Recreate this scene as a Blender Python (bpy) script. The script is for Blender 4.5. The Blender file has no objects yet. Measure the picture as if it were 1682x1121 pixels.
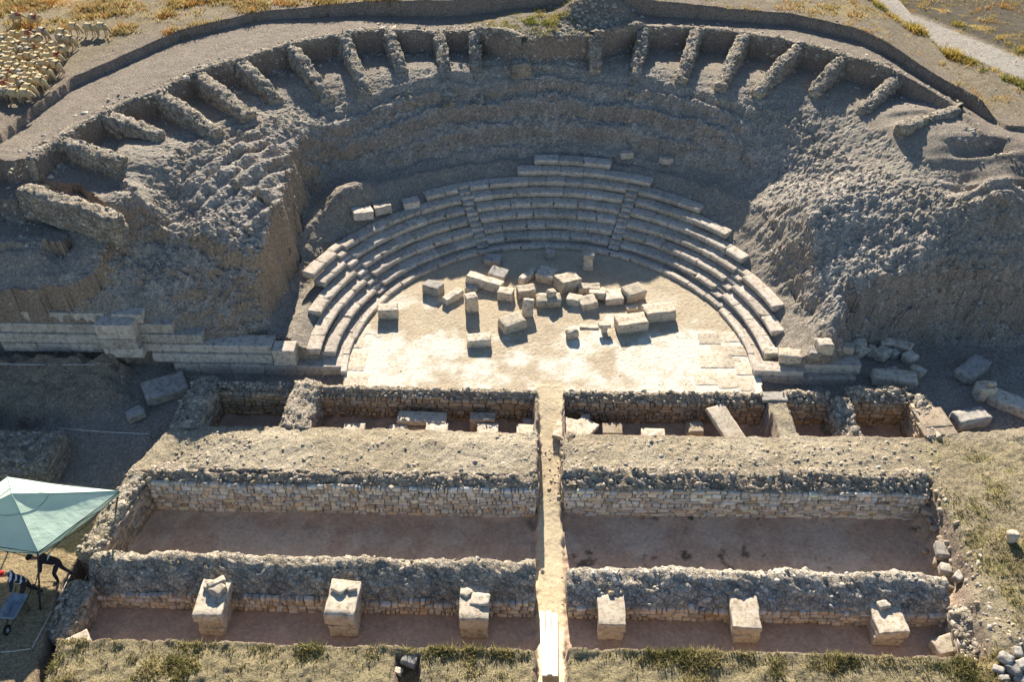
import bpy, bmesh, math, random
import numpy as np
from mathutils import Vector, Matrix, Euler

SC = bpy.context.scene
COL = SC.collection
rad = math.radians
rng = np.random.default_rng(11)
random.seed(5)

# ------------------------------------------------------------------ camera
W, H = 1682.0, 1121.0
F, PITCH, YAW, CAMZ = 1500.0, rad(40), rad(1.57), 30.0
_fw = np.array([-math.sin(YAW)*math.cos(PITCH), math.cos(YAW)*math.cos(PITCH), -math.sin(PITCH)])
_rt = np.array([math.cos(YAW), math.sin(YAW), 0.0])
_up = np.cross(_rt, _fw)
CAM = np.array([-0.909, -33.395, CAMZ])
def at(px, py, z=0.0):
    "the place on the level z that is seen at this spot of the survey photograph"
    r = _fw*F + _rt*(px-W/2) + _up*(H/2-py)
    return CAM + r*((z-CAM[2])/r[2])
cd = bpy.data.cameras.new('camera'); cam = bpy.data.objects.new('camera', cd); COL.objects.link(cam)
cd.sensor_width = 36.0; cd.lens = 36.0*F/W; cd.clip_end = 2000; cd.clip_start = 0.5
cam.location = CAM
cam.rotation_euler = Matrix([list(_rt), list(_up), list(-_fw)]).transposed().to_euler()
SC.camera = cam

# ------------------------------------------------------------------ noise
_perm = np.random.default_rng(3).permutation(256)
_perm = np.concatenate([_perm, _perm, _perm]).astype(np.int64)
_gr = np.random.default_rng(4).normal(size=(256, 3)); _gr /= np.linalg.norm(_gr, axis=1)[:, None]
def perlin(x, y, z=None):
    x = np.asarray(x, float); y = np.asarray(y, float)
    z = np.zeros_like(x)+0.37 if z is None else np.asarray(z, float)
    xi = np.floor(x).astype(np.int64); yi = np.floor(y).astype(np.int64); zi = np.floor(z).astype(np.int64)
    xf, yf, zf = x-xi, y-yi, z-zi
    f = lambda t: t*t*t*(t*(t*6-15)+10)
    u, v, w = f(xf), f(yf), f(zf)
    def g(i, j, k):
        h = _perm[_perm[_perm[(xi+i) & 255]+((yi+j) & 255)]+((zi+k) & 255)]
        q = _gr[h]
        return q[..., 0]*(xf-i)+q[..., 1]*(yf-j)+q[..., 2]*(zf-k)
    def l(a, b, t): return a+(b-a)*t
    return l(l(l(g(0,0,0), g(1,0,0), u), l(g(0,1,0), g(1,1,0), u), v),
             l(l(g(0,0,1), g(1,0,1), u), l(g(0,1,1), g(1,1,1), u), v), w)*1.5
def fbm(x, y, z=None, s=1.0, o=4, gain=0.5, off=0.0):
    r = 0; a = 1.0; t = 0
    for i in range(o):
        r = r+a*perlin(x*s+off+i*17.3, y*s-off+i*9.1, None if z is None else z*s+i*5.7)
        t += a; a *= gain; s *= 2.03
    return r/t
def worley(x, y, s, seed=0):
    "distance to nearest jittered cell point, in cells, and a random value per cell"
    x = x*s; y = y*s
    xi = np.floor(x).astype(np.int64); yi = np.floor(y).astype(np.int64)
    best = np.full(x.shape, 9.0); val = np.zeros(x.shape)
    for i in (-1, 0, 1):
        for j in (-1, 0, 1):
            cx, cy = xi+i, yi+j
            h = _perm[_perm[(cx+seed) & 255]+((cy+seed*7) & 255)]
            h2 = _perm[h+13]; h3 = _perm[h+71]
            d = np.hypot(cx+h/256-x, cy+h2/256-y)
            m = d < best
            best = np.where(m, d, best); val = np.where(m, h3/256, val)
    return best, val
def sstep(a, b, x):
    t = np.clip((x-a)/(b-a), 0, 1); return t*t*(3-2*t)
def mix(a, b, t): return a+(b-a)*t

# ------------------------------------------------------------------ materials
def new_mat(name, rough=0.9, spec=0.15):
    m = bpy.data.materials.new(name); m.use_nodes = True
    nt = m.node_tree; b = nt.nodes['Principled BSDF']
    b.inputs['Roughness'].default_value = rough
    b.inputs['Specular IOR Level'].default_value = spec
    return m, nt, b
def N(nt, t, **kw):
    n = nt.nodes.new(t)
    for k, v in kw.items():
        if k in n.inputs: n.inputs[k].default_value = v
        else: setattr(n, k, v)
    return n
def noise_node(nt, vec, scale, detail=6, rough=0.6):
    n = N(nt, 'ShaderNodeTexNoise'); n.inputs['Scale'].default_value = scale
    n.inputs['Detail'].default_value = detail; n.inputs['Roughness'].default_value = rough
    nt.links.new(vec, n.inputs['Vector']); return n.outputs['Fac']
def ramp(nt, fac, stops):
    r = N(nt, 'ShaderNodeValToRGB'); e = r.color_ramp.elements
    while len(e) < len(stops): e.new(0.5)
    for k, (p, c) in zip(e, stops):
        k.position = p; k.color = (*c, 1) if not isinstance(c, float) else (c, c, c, 1)
    nt.links.new(fac, r.inputs['Fac']); return r.outputs['Color']
def mulc(nt, a, b, fac=1.0):
    m = N(nt, 'ShaderNodeMix', data_type='RGBA', blend_type='MULTIPLY'); m.inputs[0].default_value = fac
    nt.links.new(a, m.inputs[6])
    if isinstance(b, tuple): m.inputs[7].default_value = (*b, 1)
    else: nt.links.new(b, m.inputs[7])
    return m.outputs[2]
def mixc(nt, fac, a, b):
    m = N(nt, 'ShaderNodeMix', data_type='RGBA')
    if isinstance(fac, float): m.inputs[0].default_value = fac
    else: nt.links.new(fac, m.inputs[0])
    for v, i in ((a, 6), (b, 7)):
        if isinstance(v, tuple): m.inputs[i].default_value = (*v, 1)
        else: nt.links.new(v, m.inputs[i])
    return m.outputs[2]
def bump(nt, b, h, dist, strength=1.0, prev=None):
    n = N(nt, 'ShaderNodeBump'); n.inputs['Distance'].default_value = dist; n.inputs['Strength'].default_value = strength
    nt.links.new(h, n.inputs['Height'])
    if prev: nt.links.new(prev, n.inputs['Normal'])
    nt.links.new(n.outputs['Normal'], b.inputs['Normal']); return n.outputs['Normal']

def attr_mat(name, lo=0.72, hi=1.22, fine=14.0, grain=60.0, bd=0.05, rough=0.95, speck=0.5, joints=0.0):
    "material that takes its base tint from the mesh and breaks it up with grit"
    m, nt, b = new_mat(name, rough, 0.1)
    g = N(nt, 'ShaderNodeNewGeometry').outputs['Position']
    a = N(nt, 'ShaderNodeAttribute'); a.attribute_name = 'tint'
    f1 = noise_node(nt, g, fine, 8, 0.7)
    c = mulc(nt, a.outputs['Color'], ramp(nt, f1, [(0.3, lo), (0.7, hi)]))
    f2 = noise_node(nt, g, 5.5, 5, 0.6)
    c = mulc(nt, c, ramp(nt, f2, [(0.3, (0.86, 0.85, 0.84)), (0.7, (1.12, 1.1, 1.07))]))
    v = N(nt, 'ShaderNodeTexVoronoi'); v.inputs['Scale'].default_value = 9.0; nt.links.new(g, v.inputs['Vector'])
    sp = ramp(nt, v.outputs['Distance'], [(0.06, 1.0), (0.16, 0.0)])
    sepv = N(nt, 'ShaderNodeSeparateColor'); nt.links.new(v.outputs['Color'], sepv.inputs[0])
    pick = ramp(nt, sepv.outputs[0], [(0.62, 0.0), (0.66, speck)])
    mm = N(nt, 'ShaderNodeMath', operation='MULTIPLY'); nt.links.new(sp, mm.inputs[0]); nt.links.new(pick, mm.inputs[1])
    tone = ramp(nt, sepv.outputs[1], [(0.3, (0.10, 0.085, 0.07)), (0.55, (0.62, 0.58, 0.5))])
    c = mixc(nt, mm.outputs[0], c, tone)
    prev = None
    if joints:
        nv = N(nt, 'ShaderNodeTexNoise'); nv.inputs['Scale'].default_value = 2.5; nv.inputs['Detail'].default_value = 3; nt.links.new(g, nv.inputs['Vector'])
        ad = N(nt, 'ShaderNodeMix', data_type='VECTOR'); ad.inputs[0].default_value = 0.16; nt.links.new(g, ad.inputs[4]); nt.links.new(nv.outputs['Color'], ad.inputs[5])
        ve = N(nt, 'ShaderNodeTexVoronoi', feature='DISTANCE_TO_EDGE'); ve.inputs['Scale'].default_value = joints; nt.links.new(ad.outputs[1], ve.inputs['Vector'])
        vc_ = N(nt, 'ShaderNodeTexVoronoi'); vc_.inputs['Scale'].default_value = joints; nt.links.new(ad.outputs[1], vc_.inputs['Vector'])
        ej = ramp(nt, ve.outputs['Distance'], [(0.02, 0.68), (0.10, 1.0)])
        c = mulc(nt, c, ej)
        sc_ = N(nt, 'ShaderNodeSeparateColor'); nt.links.new(vc_.outputs['Color'], sc_.inputs[0])
        c = mulc(nt, c, ramp(nt, sc_.outputs[0], [(0.0, (0.8, 0.78, 0.76)), (0.5, (0.98, 0.97, 0.94)), (1.0, (1.2, 1.18, 1.13))]))
        prev = bump(nt, b, ramp(nt, ve.outputs['Distance'], [(0.0, 0.0), (0.16, 1.0)]), 0.05, 0.8)
    nt.links.new(c, b.inputs['Base Color'])
    n1 = bump(nt, b, f1, bd*1.6, 0.8, prev)
    f3 = noise_node(nt, g, grain, 4, 0.7)
    bump(nt, b, f3, bd*0.35, 0.7, n1)
    return m
M = {}
M['ground'] = attr_mat('earth_and_dry_grass', 0.48, 1.5, 11.0, 38.0, 0.14, 0.95, 0.75)
M['floor'] = attr_mat('trodden_earth', 0.80, 1.18, 7.0, 30.0, 0.03, 0.95, 0.55)
M['masonry'] = attr_mat('rubble_masonry', 0.7, 1.2, 22.0, 70.0, 0.05, 0.92, 0.25, 6.5)
M['coursed'] = attr_mat('coursed_stone', 0.78, 1.18, 22.0, 70.0, 0.03, 0.92, 0.1)
M['rubble'] = attr_mat('loose_stone', 0.8, 1.15, 20.0, 70.0, 0.02, 0.92, 0.0)

def limestone(name, base, dark, patch, bd=0.02, top_shade=(1.0, 1.0, 1.0)):
    m, nt, b = new_mat(name, 0.85, 0.2)
    tc = N(nt, 'ShaderNodeNewGeometry').outputs['Position']
    oi = N(nt, 'ShaderNodeObjectInfo')
    f1 = noise_node(nt, tc, 2.3, 8, 0.65)
    c = mixc(nt, ramp(nt, f1, [(0.38, 0.0), (0.66, 1.0)]), base, patch)
    f2 = noise_node(nt, tc, 16.0, 8, 0.75)
    c = mixc(nt, ramp(nt, f2, [(0.55, 0.0), (0.70, 0.85)]), c, dark)
    gn = N(nt, 'ShaderNodeSeparateXYZ'); gg = N(nt, 'ShaderNodeNewGeometry'); nt.links.new(gg.outputs['Normal'], gn.inputs[0])
    c = mulc(nt, c, ramp(nt, gn.outputs['Z'], [(0.55, (1.0, 1.0, 1.0)), (0.9, top_shade)]))  # upward faces darkened: shade of the seat treads put into the colour
    f5 = noise_node(nt, tc, 5.0, 6, 0.7)
    c = mulc(nt, c, ramp(nt, f5, [(0.36, (0.58, 0.53, 0.47)), (0.52, (1.0, 1.0, 1.0))]))
    tr = ramp(nt, oi.outputs['Random'], [(0.0, (0.8, 0.79, 0.77)), (0.5, (1.0, 0.97, 0.93)), (1.0, (1.08, 1.07, 1.05))])
    c = mulc(nt, c, tr)
    f4 = noise_node(nt, tc, 45.0, 3, 0.6)
    c = mulc(nt, c, ramp(nt, f4, [(0.3, 0.86), (0.7, 1.1)]))
    nt.links.new(c, b.inputs['Base Color'])
    n1 = bump(nt, b, f2, bd, 0.9)
    v = N(nt, 'ShaderNodeTexVoronoi'); v.inputs['Scale'].default_value = 14.0; nt.links.new(tc, v.inputs['Vector'])
    bump(nt, b, ramp(nt, v.outputs['Distance'], [(0.05, 0.0), (0.3, 1.0)]), bd*0.6, 0.6, n1)
    return m
M['seat'] = limestone('weathered_limestone', (0.64, 0.58, 0.50), (0.25, 0.215, 0.18), (0.53, 0.47, 0.40), 0.025, (0.9, 0.9, 0.9))
M['block'] = limestone('pale_block_stone', (0.62, 0.56, 0.46), (0.30, 0.25, 0.20), (0.52, 0.45, 0.35))
M['greyblock'] = limestone('grey_block_stone', (0.44, 0.42, 0.38), (0.17, 0.16, 0.145), (0.36, 0.34, 0.31), 0.03)
M['brownblock'] = limestone('earthy_block_stone', (0.36, 0.29, 0.21), (0.19, 0.14, 0.10), (0.46, 0.39, 0.30), 0.03)

def plain(name, col, rough=0.7, var=0.15, scale=9.0, spec=0.2, metal=0.0, coords='Object'):
    m, nt, b = new_mat(name, rough, spec)
    tc = N(nt, 'ShaderNodeTexCoord').outputs[coords]
    f = noise_node(nt, tc, scale, 5, 0.6)
    c = mixc(nt, ramp(nt, f, [(0.35, 0.0), (0.65, 1.0)]), tuple(x*(1-var) for x in col), tuple(min(1, x*(1+var)) for x in col))
    nt.links.new(c, b.inputs['Base Color']); b.inputs['Metallic'].default_value = metal
    bump(nt, b, f, 0.006, 0.5)
    return m
M['wool'] = plain('cream_wool', (0.52, 0.42, 0.24), 0.95, 0.25, 16)
M['woolgrey'] = plain('greyish_wool', (0.40, 0.35, 0.25), 0.95, 0.25, 16)
M['woolred'] = plain('red_marked_wool', (0.33, 0.13, 0.08), 0.95, 0.3, 9)
M['woolrust'] = plain('rust_stained_wool', (0.42, 0.23, 0.11), 0.95, 0.3, 9)
M['face'] = plain('sheep_face', (0.42, 0.33, 0.22), 0.9)
M['plank'] = plain('whitewashed_board', (0.72, 0.69, 0.62), 0.7, 0.1, 4)
M['pole'] = plain('dark_painted_metal', (0.03, 0.032, 0.034), 0.5, 0.2, 6, 0.4)
M['seam'] = plain('green_seam_tape', (0.22, 0.33, 0.29), 0.8)
M['string'] = plain('white_string', (0.75, 0.74, 0.7), 0.8)
M['rope'] = plain('pale_edging_rope', (0.55, 0.5, 0.42), 0.8)
M['skin'] = plain('skin', (0.30, 0.17, 0.11), 0.6)
M['darkcloth'] = plain('dark_cloth', (0.025, 0.02, 0.03), 0.9)
M['navy'] = plain('navy_cloth', (0.02, 0.03, 0.06), 0.9)
M['trouser'] = plain('dark_trousers', (0.035, 0.03, 0.035), 0.9)
M['redcap'] = plain('red_cap', (0.45, 0.02, 0.02), 0.8)
M['hair'] = plain('dark_hair', (0.015, 0.012, 0.01), 0.8)
M['white'] = plain('white_print', (0.7, 0.7, 0.7), 0.8)
M['tray'] = plain('galvanised_tray', (0.30, 0.34, 0.38), 0.5, 0.2, 5, 0.5, 0.2)
M['rubber'] = plain('black_rubber', (0.02, 0.02, 0.02), 0.8)
M['wood'] = plain('worn_wood', (0.22, 0.15, 0.09), 0.8)
# tent cloth: thin, lets part of the daylight through
m, nt, b = new_mat('pale_green_tent_cloth', 0.75, 0.2)
tcn = N(nt, 'ShaderNodeTexCoord').outputs['Object']
f = noise_node(nt, tcn, 1.3, 4, 0.5)
cc = mixc(nt, ramp(nt, f, [(0.35, 0.0), (0.65, 1.0)]), (0.58, 0.76, 0.62), (0.66, 0.83, 0.69))
nt.links.new(cc, b.inputs['Base Color'])
tr = N(nt, 'ShaderNodeBsdfTranslucent'); nt.links.new(cc, tr.inputs['Color'])
ms = N(nt, 'ShaderNodeMixShader'); ms.inputs[0].default_value = 0.28
nt.links.new(b.outputs[0], ms.inputs[1]); nt.links.new(tr.outputs[0], ms.inputs[2])
nt.links.new(ms.outputs[0], nt.nodes['Material Output'].inputs['Surface'])
wv = noise_node(nt, tcn, 2.6, 3, 0.5); bump(nt, b, wv, 0.05, 0.8)
M['canvas'] = m
m, nt, b = new_mat('grass_blades', 0.8, 0.1)
a = N(nt, 'ShaderNodeAttribute'); a.attribute_name = 'tint'
nt.links.new(a.outputs['Color'], b.inputs['Base Color'])
tr = N(nt, 'ShaderNodeBsdfTranslucent'); nt.links.new(a.outputs['Color'], tr.inputs['Color'])
ms = N(nt, 'ShaderNodeMixShader'); ms.inputs[0].default_value = 0.5
nt.links.new(b.outputs[0], ms.inputs[1]); nt.links.new(tr.outputs[0], ms.inputs[2]); nt.links.new(ms.outputs[0], nt.nodes['Material Output'].inputs['Surface'])
M['grass'] = m

# ------------------------------------------------------------------ object helpers
def link(o): COL.objects.link(o); return o
def tag(o, label=None, cat=None, group=None, kind=None):
    if label: o['label'] = label
    if cat: o['category'] = cat
    if group: o['group'] = group
    if kind: o['kind'] = kind
    return o
def empty(name, loc=(0, 0, 0)):
    o = bpy.data.objects.new(name, None); o.location = loc; o.empty_display_size = 0.2
    return link(o)
def np_mesh(name, V, faces, mat, tint=None, smooth=False, mats=None, fmat=None):
    """V (n,3); faces: list of (m,k) int arrays; tint (n,3) per vertex"""
    me = bpy.data.meshes.new(name)
    V = np.asarray(V, np.float32)
    me.vertices.add(len(V)); me.vertices.foreach_set('co', V.ravel())
    if not isinstance(faces, list): faces = [faces]
    lt = np.concatenate([np.full(len(f), f.shape[1], np.int32) for f in faces])
    li = np.concatenate([np.asarray(f, np.int32).ravel() for f in faces])
    me.loops.add(len(li)); me.loops.foreach_set('vertex_index', li)
    me.polygons.add(len(lt))
    ls = np.concatenate([[0], np.cumsum(lt)[:-1]]).astype(np.int32)
    me.polygons.foreach_set('loop_start', ls); me.polygons.foreach_set('loop_total', lt)
    if smooth: me.polygons.foreach_set('use_smooth', np.ones(len(lt), bool))
    for mm in (mats or [mat]): me.materials.append(mm)
    if fmat is not None: me.polygons.foreach_set('material_index', np.asarray(fmat, np.int32))
    if tint is not None:
        ca = me.attributes.new('tint', 'FLOAT_COLOR', 'POINT')
        t4 = np.ones((len(V), 4), np.float32); t4[:, :3] = tint
        ca.data.foreach_set('color', t4.ravel())
    me.update(calc_edges=True); me.validate()
    return me
def obj(name, me, parent=None, loc=(0, 0, 0), rot=(0, 0, 0)):
    o = bpy.data.objects.new(name, me); link(o)
    o.location = loc; o.rotation_euler = rot
    if parent: o.parent = parent
    return o
def grid_faces(n, m, off=0, closed=False):
    "quads of an n x m vertex grid (row major)"
    mm = m if closed else m-1
    i, j = np.meshgrid(np.arange(n-1), np.arange(mm), indexing='ij')
    j2 = (j+1) % m
    return (np.stack([i*m+j, i*m+j2, (i+1)*m+j2, (i+1)*m+j], -1).reshape(-1, 4)+off)
# ------------------------------------------------------------------ the ground
CY = 0.77                       # centre of the orchestra circle is (0, CY)
def W2(pts, z): return [tuple(at(px, py, z)[:2]) for px, py in pts]
def axis(lo, hi, step, far, grow=1.16):
    a = list(np.arange(lo, hi+step/2, step)); s = step; v = a[-1]
    while v < far: s *= grow; v += s; a.append(v)
    s = step; v = a[0]; pre = []
    while v > -far: s *= grow; v -= s; pre.append(v)
    return np.array(pre[::-1]+a)
XS = axis(-31.0, 27.5, 0.085, 420)
YS = axis(-17.5, 33.0, 0.085, 420)
X, Y = np.meshgrid(XS, YS)
SH = X.shape

def tps(ctrl, lam=0.02):
    P = np.array([c[:2] for c in ctrl]); z = np.array([c[2] for c in ctrl])
    def k(d2): return 0.5*d2*np.log(d2+1e-9)
    D = ((P[:, None]-P[None])**2).sum(-1)
    n = len(P); A = np.zeros((n+3, n+3)); A[:n, :n] = k(D)+lam*np.eye(n)*10; A[:n, n] = 1; A[:n, n+1:] = P; A[n, :n] = 1; A[n+1:, :n] = P.T
    s = np.linalg.solve(A, np.concatenate([z, [0, 0, 0]]))
    gx = np.arange(-60, 61, 0.75); gy = np.arange(-30, 66, 0.75)
    GX, GY = np.meshgrid(gx, gy)
    Z = s[n]+s[n+1]*GX+s[n+2]*GY
    for i in range(n): Z += s[i]*k((GX-P[i, 0])**2+(GY-P[i, 1])**2)
    def ev(x, y):
        fx = np.clip((x-gx[0])/0.75, 0, len(gx)-1.001); fy = np.clip((y-gy[0])/0.75, 0, len(gy)-1.001)
        i = fx.astype(int); j = fy.astype(int); u = fx-i; v = fy-j
        u = u*u*(3-2*u)*0.3+u*0.7; v = v*v*(3-2*v)*0.3+v*0.7
        return (Z[j, i]*(1-u)+Z[j, i+1]*u)*(1-v)+(Z[j+1, i]*(1-u)+Z[j+1, i+1]*u)*v
    return ev

def poly_sd(x, y, poly, pad=2.5):
    "signed distance, positive inside"
    P = np.asarray(poly, float)
    out = np.full(x.shape, -pad)
    m = (x > P[:, 0].min()-pad) & (x < P[:, 0].max()+pad) & (y > P[:, 1].min()-pad) & (y < P[:, 1].max()+pad)
    px, py = x[m], y[m]
    d = np.full(px.shape, 1e9); ins = np.zeros(px.shape, bool)
    n = len(P)
    for i in range(n):
        a, b = P[i], P[(i+1) % n]; e = b-a
        t = np.clip(((px-a[0])*e[0]+(py-a[1])*e[1])/(e@e+1e-12), 0, 1)
        d = np.minimum(d, np.hypot(px-a[0]-t*e[0], py-a[1]-t*e[1]))
        c = (a[1] > py) != (b[1] > py)
        if abs(e[1]) > 1e-12: ins ^= c & (px < a[0]+e[0]*(py-a[1])/e[1])
    out[m] = np.where(ins, d, -d)
    return out

W1x = fbm(X, Y, s=1.1, o=3, off=3); W1y = fbm(X, Y, s=1.1, o=3, off=40)
W2x = fbm(X, Y, s=3.0, o=2, off=13); W2y = fbm(X, Y, s=3.0, o=2, off=70)
def wob(a, b=0.0): return X+a*W1x+b*W2x, Y+a*W1y+b*W2y
def mask(poly, w=0.06, a=0.25, b=0.1, pad=2.5):
    x, y = wob(a, b); return sstep(-w, w, poly_sd(x, y, poly, pad))

# --- upper surface: cavea slopes, rim, lane and field as one smooth sheet (steps are added below)
ctrl = []
def rise(px): return 0.2*math.exp(-((px-880)/400.0)**2)
def cp(z, *pts):
    for q in pts:
        zz = z+(rise(q[0]) if q[1] < 145 else 0); p = at(q[0], q[1], zz); ctrl.append((p[0], p[1], zz))
def cq(z, *pts):
    for r, ph in pts: ctrl.append((r*math.sin(rad(ph)), CY+r*math.cos(rad(ph)), z))
ZR = 6.35
cp(6.1, (200,335),(150,300)); cp(5.45,(20,365),(130,372),(60,400),(0,405),(150,398)); cp(6.0,(190,352),(-60,380)); cp(ZR, (222,280),(265,228),(350,205),(400,180),(455,150),(540,137),(600,130),(660,130),(735,125))
cp(6.2, (800,122),(860,118),(900,122),(1000,118)); cp(ZR,(1050,122),(1115,120),(1185,133),(1250,138),(1345,140),(1420,172),(1470,212)); cp(6.3, (1560,240),(1680,250),(1640,300))
cp(6.45,(60,345),(120,285),(205,228),(305,178),(390,142),(460,115),(545,95),(620,95),(700,90),(770,85),(1000,85),(1100,85),(1180,90),(1260,100),(1390,125),(1460,155))
cp(6.4, (20,255),(100,215),(180,180),(300,125),(420,80),(560,55),(700,45),(1100,50),(1250,65),(1400,95),(1540,150),(1640,200))
cp(6.75,(850,60),(940,60),(900,75))
cp(6.5, (0,150),(150,50),(300,25),(500,5),(750,-10),(1000,-10),(1250,5),(1450,40),(1600,90),(1682,130),(0,0),(1682,0),(800,-60),(1400,-50),(200,-40))
cq(3.5, (17.5,-38),(17.2,-25),(17.0,-10),(16.9,0),(17.0,12),(17.1,25),(17.2,36))
cq(5.0, (18.6,-30),(18.3,-15),(18.1,0),(18.2,15),(18.4,30))
cp(4.6,(515,330),(500,300)); cp(5.2,(560,215)); cp(5.5,(520,190)); cp(4.6,(500,395),(470,360)); cp(5.5,(440,260),(500,220)); cp(5.1,(400,330),(310,330)); cp(4.4,(395,392),(330,390),(250,370))
cp(5.35,(185,388)); cp(4.2,(200,425)); cp(3.7,(100,445),(30,445),(0,450)); cp(3.3,(20,475),(120,485),(200,480)); cp(2.8,(240,500)); cp(3.9,(330,432),(390,430)); cp(3.4,(345,462),(405,455)); cp(2.5,(330,502),(400,490)); cp(1.6,(340,535)); cp(1.0,(420,535),(400,548)); cp(3.0,(60,497),(150,500))
cp(1.9,(1255,425),(1300,470)); cp(3.2,(1240,300),(1250,330)); cp(2.5,(1340,450)); cp(1.2,(1310,520),(1345,550)); cp(1.9,(1400,510),(1500,510),(1600,512),(1682,512))
cp(3.5,(1500,420),(1600,410),(1682,410)); cp(4.7,(1400,300),(1500,330),(1600,330),(1682,335)); cp(5.5,(1450,250),(1530,280)); cp(4.0,(1350,300),(1330,370)); cp(5.0,(1280,220),(1340,225)); cp(2.9,(1400,420))
U0 = tps(ctrl)
Z = U0(X, Y)
n_c0 = fbm(X, Y, s=0.8, o=3, off=200)
R = np.hypot(X, Y-CY); PH = np.degrees(np.arctan2(X, Y-CY))
out_fade = sstep(75, 45, np.hypot(X, Y))
Z = mix(6.6, Z, out_fade)

# niche dividing walls: photograph positions of inner and outer end (top of the wall)
NW = [((190,350),(35,305)), ((220,272),(103,240)), ((262,221),(178,197)), ((355,211),(268,165)), ((408,184),(328,134)), ((452,149),(397,115)),
      ((537,141),(480,89)), ((598,134),(566,74)), ((672,133),(640,68)), ((737,130),(722,68)), ((785,127),(780,67)), ((857,112),(857,88)),
      ((982,110),(975,78)), ((1040,123),(1057,61)), ((1120,118),(1143,61)), ((1185,131),(1220,70)), ((1245,138),(1310,88)), ((1338,141),(1380,109)),
      ((1420,174),(1470,138)), ((1475,218),(1570,186))]
ZT = 7.2                         # top of those walls
ZTi = [ZT]*17+[7.1, 6.95, 6.7]
NWw = [(at(*a, zt_-0.35+rise(a[0]))[:2], at(*b, zt_+rise(b[0]))[:2]) for (a, b), zt_ in zip(NW, ZTi)]
back = [tuple(b) for a, b in NWw]
lane_poly = [(-70, 2), tuple(at(-60, 300, ZT)[:2])]+back+[tuple(at(1640, 225, ZT)[:2]), tuple(at(1700, 262, ZT)[:2]), (70, 8), (70, 400), (-70, 400)]
Lm = mask(lane_poly, 0.10, 0.10, 0.06)
lane_h = 1.3*sstep(24.5, 19.5, X)*(0.8+0.2*sstep(-30, -20, X))
Z = Z+lane_h*Lm
cut_px = [(-70,290),(0,247),(60,196),(130,145),(233,101),(300,73),(433,43),(560,37),(760,36),(950,38),(1050,37),(1120,39),(1290,51),(1400,77),(1500,119),(1580,147)]
cut = [tuple(at(x, y, 7.25+rise(x))[:2]) for x, y in cut_px]
field_poly = [(-90, -2)]+cut+[tuple(at(1660, 192, 7.25)[:2]), (70, 16), (420, 60), (420, 430), (-420, 430), (-420, -2)]
Fm = sstep(-0.07, 0.07, poly_sd(*wob(0.10, 0.05), field_poly))
Fsoft = sstep(-2.5, 2.5, poly_sd(X, Y, field_poly, 3.0))
Z = Z+((0.5+0.45*sstep(-20, -8, X)-0.25*sstep(6, 14, X))*sstep(25.0, 24.2, X)+0.25*sstep(23, 26, X))*Fm
# rubble mound in the middle of the outer trench
for (q, hh, s) in (((975, 42), 1.0, 1.1), ((1010, 40), 0.8, 0.9), ((945, 46), 0.5, 0.8), ((880, 58), 0.35, 2.0), ((600, 62), 0.2, 2)):
    p = at(*q, 7.3+rise(q[0])); Z += hh*np.exp(-((X-p[0])**2+(Y-p[1])**2)/(2*s*s))
# hollow beyond the last wall on the right, and softer dips on that shoulder
for (q, hh, sx, sy) in (((1610, 243), -0.5, 1.5, 0.5), ((1640, 285), -0.3, 2.0, .35), ((1650, 305), -0.25, 1.8, .3), ((1500,200),-.2,1.5,.5)):
    p = at(*q, 6.3); Z += hh*np.exp(-(((X-p[0])/sx)**4+((Y-p[1])/sy)**4))

# --- roughness of the slopes
slope_poly = [tuple(at(*q, z)[:2]) for q, z in (((-120,400),5.4),((0,408),5.4),((110,405),5.3),((200,350),6.1),((222,285),ZR),((265,238),ZR),((350,213),ZR),((400,188),ZR),((455,158),ZR),((540,143),ZR),((660,135),ZR),((735,130),ZR),((900,112),6.4),((1050,128),ZR),((1185,138),ZR),((1250,145),ZR),((1340,160),ZR),((1400,195),ZR),((1450,235),ZR),((1540,275),6.2),((1640,330),5.2),((1700,350),5))]+[(40, 4), (40, 1), (13, 1), (8, -1), (-9, -1), (-12, 0.2), (-40, 0.5)]
Sm = sstep(-0.8, 1.0, poly_sd(*wob(0.7, 0.2), slope_poly, 3))
d1, v1 = worley(*wob(0.55, 0.25), 2.1, 5)
d2, v2 = worley(*wob(0.25, 0.14), 4.3, 9)
lumps = np.clip(1-d1/0.75, 0, 1)**0.7*(0.25+0.75*v1)
stones = np.clip(1-d2/0.7, 0, 1)**0.6*(v2 > 0.35)*(0.3+0.7*v2)
n_big = fbm(X, Y, s=0.45, o=3, off=8); n_mid = fbm(X, Y, s=1.6, o=3, off=21); n_fine = fbm(X, Y, s=6.0, o=2, off=33)
dH = sstep(-0.25, 0.25, poly_sd(*wob(0.5, 0.25), W2([(235,368),(330,388),(395,393),(470,396),(508,400),(560,330),(560,200),(300,170),(190,300)], 5.3), 3.5))
Z += 0.55*dH*sstep(13.5, 6.0, Y)
dR = poly_sd(*wob(0.45, 0.2), W2([(1225,330),(1262,400),(1300,440),(1345,505),(1380,520),(1405,462),(1480,452),(1560,446),(1720,430),(1800,200),(1250,190)], 4.2), 3.5)
Z += 0.75*sstep(-0.8, 0.6, dR)*sstep(14.0, 6.0, Y)
lip = mask(W2([(-200,345),(118,345),(150,380),(128,412),(60,418),(-200,420)], 5.4), 0.3, 0.3, 0.1, 3)
Z = mix(Z, 5.35+0.1*n_c0, lip)
heapL = mask(W2([(300,200),(520,200),(525,330),(500,420),(330,400),(180,390),(200,330)], 5.3), 1.2, 0.5, 0.2, 3)
slopeR = mask(W2([(1250,210),(1400,200),(1560,300),(1700,360),(1700,520),(1400,540),(1320,500),(1245,380)], 4.3), 1.5, 0.6, 0.2, 3)
centre = sstep(46, 30, np.abs(PH+2))*sstep(15.2, 16.2, R)
quiet = 1-0.45*centre
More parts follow.
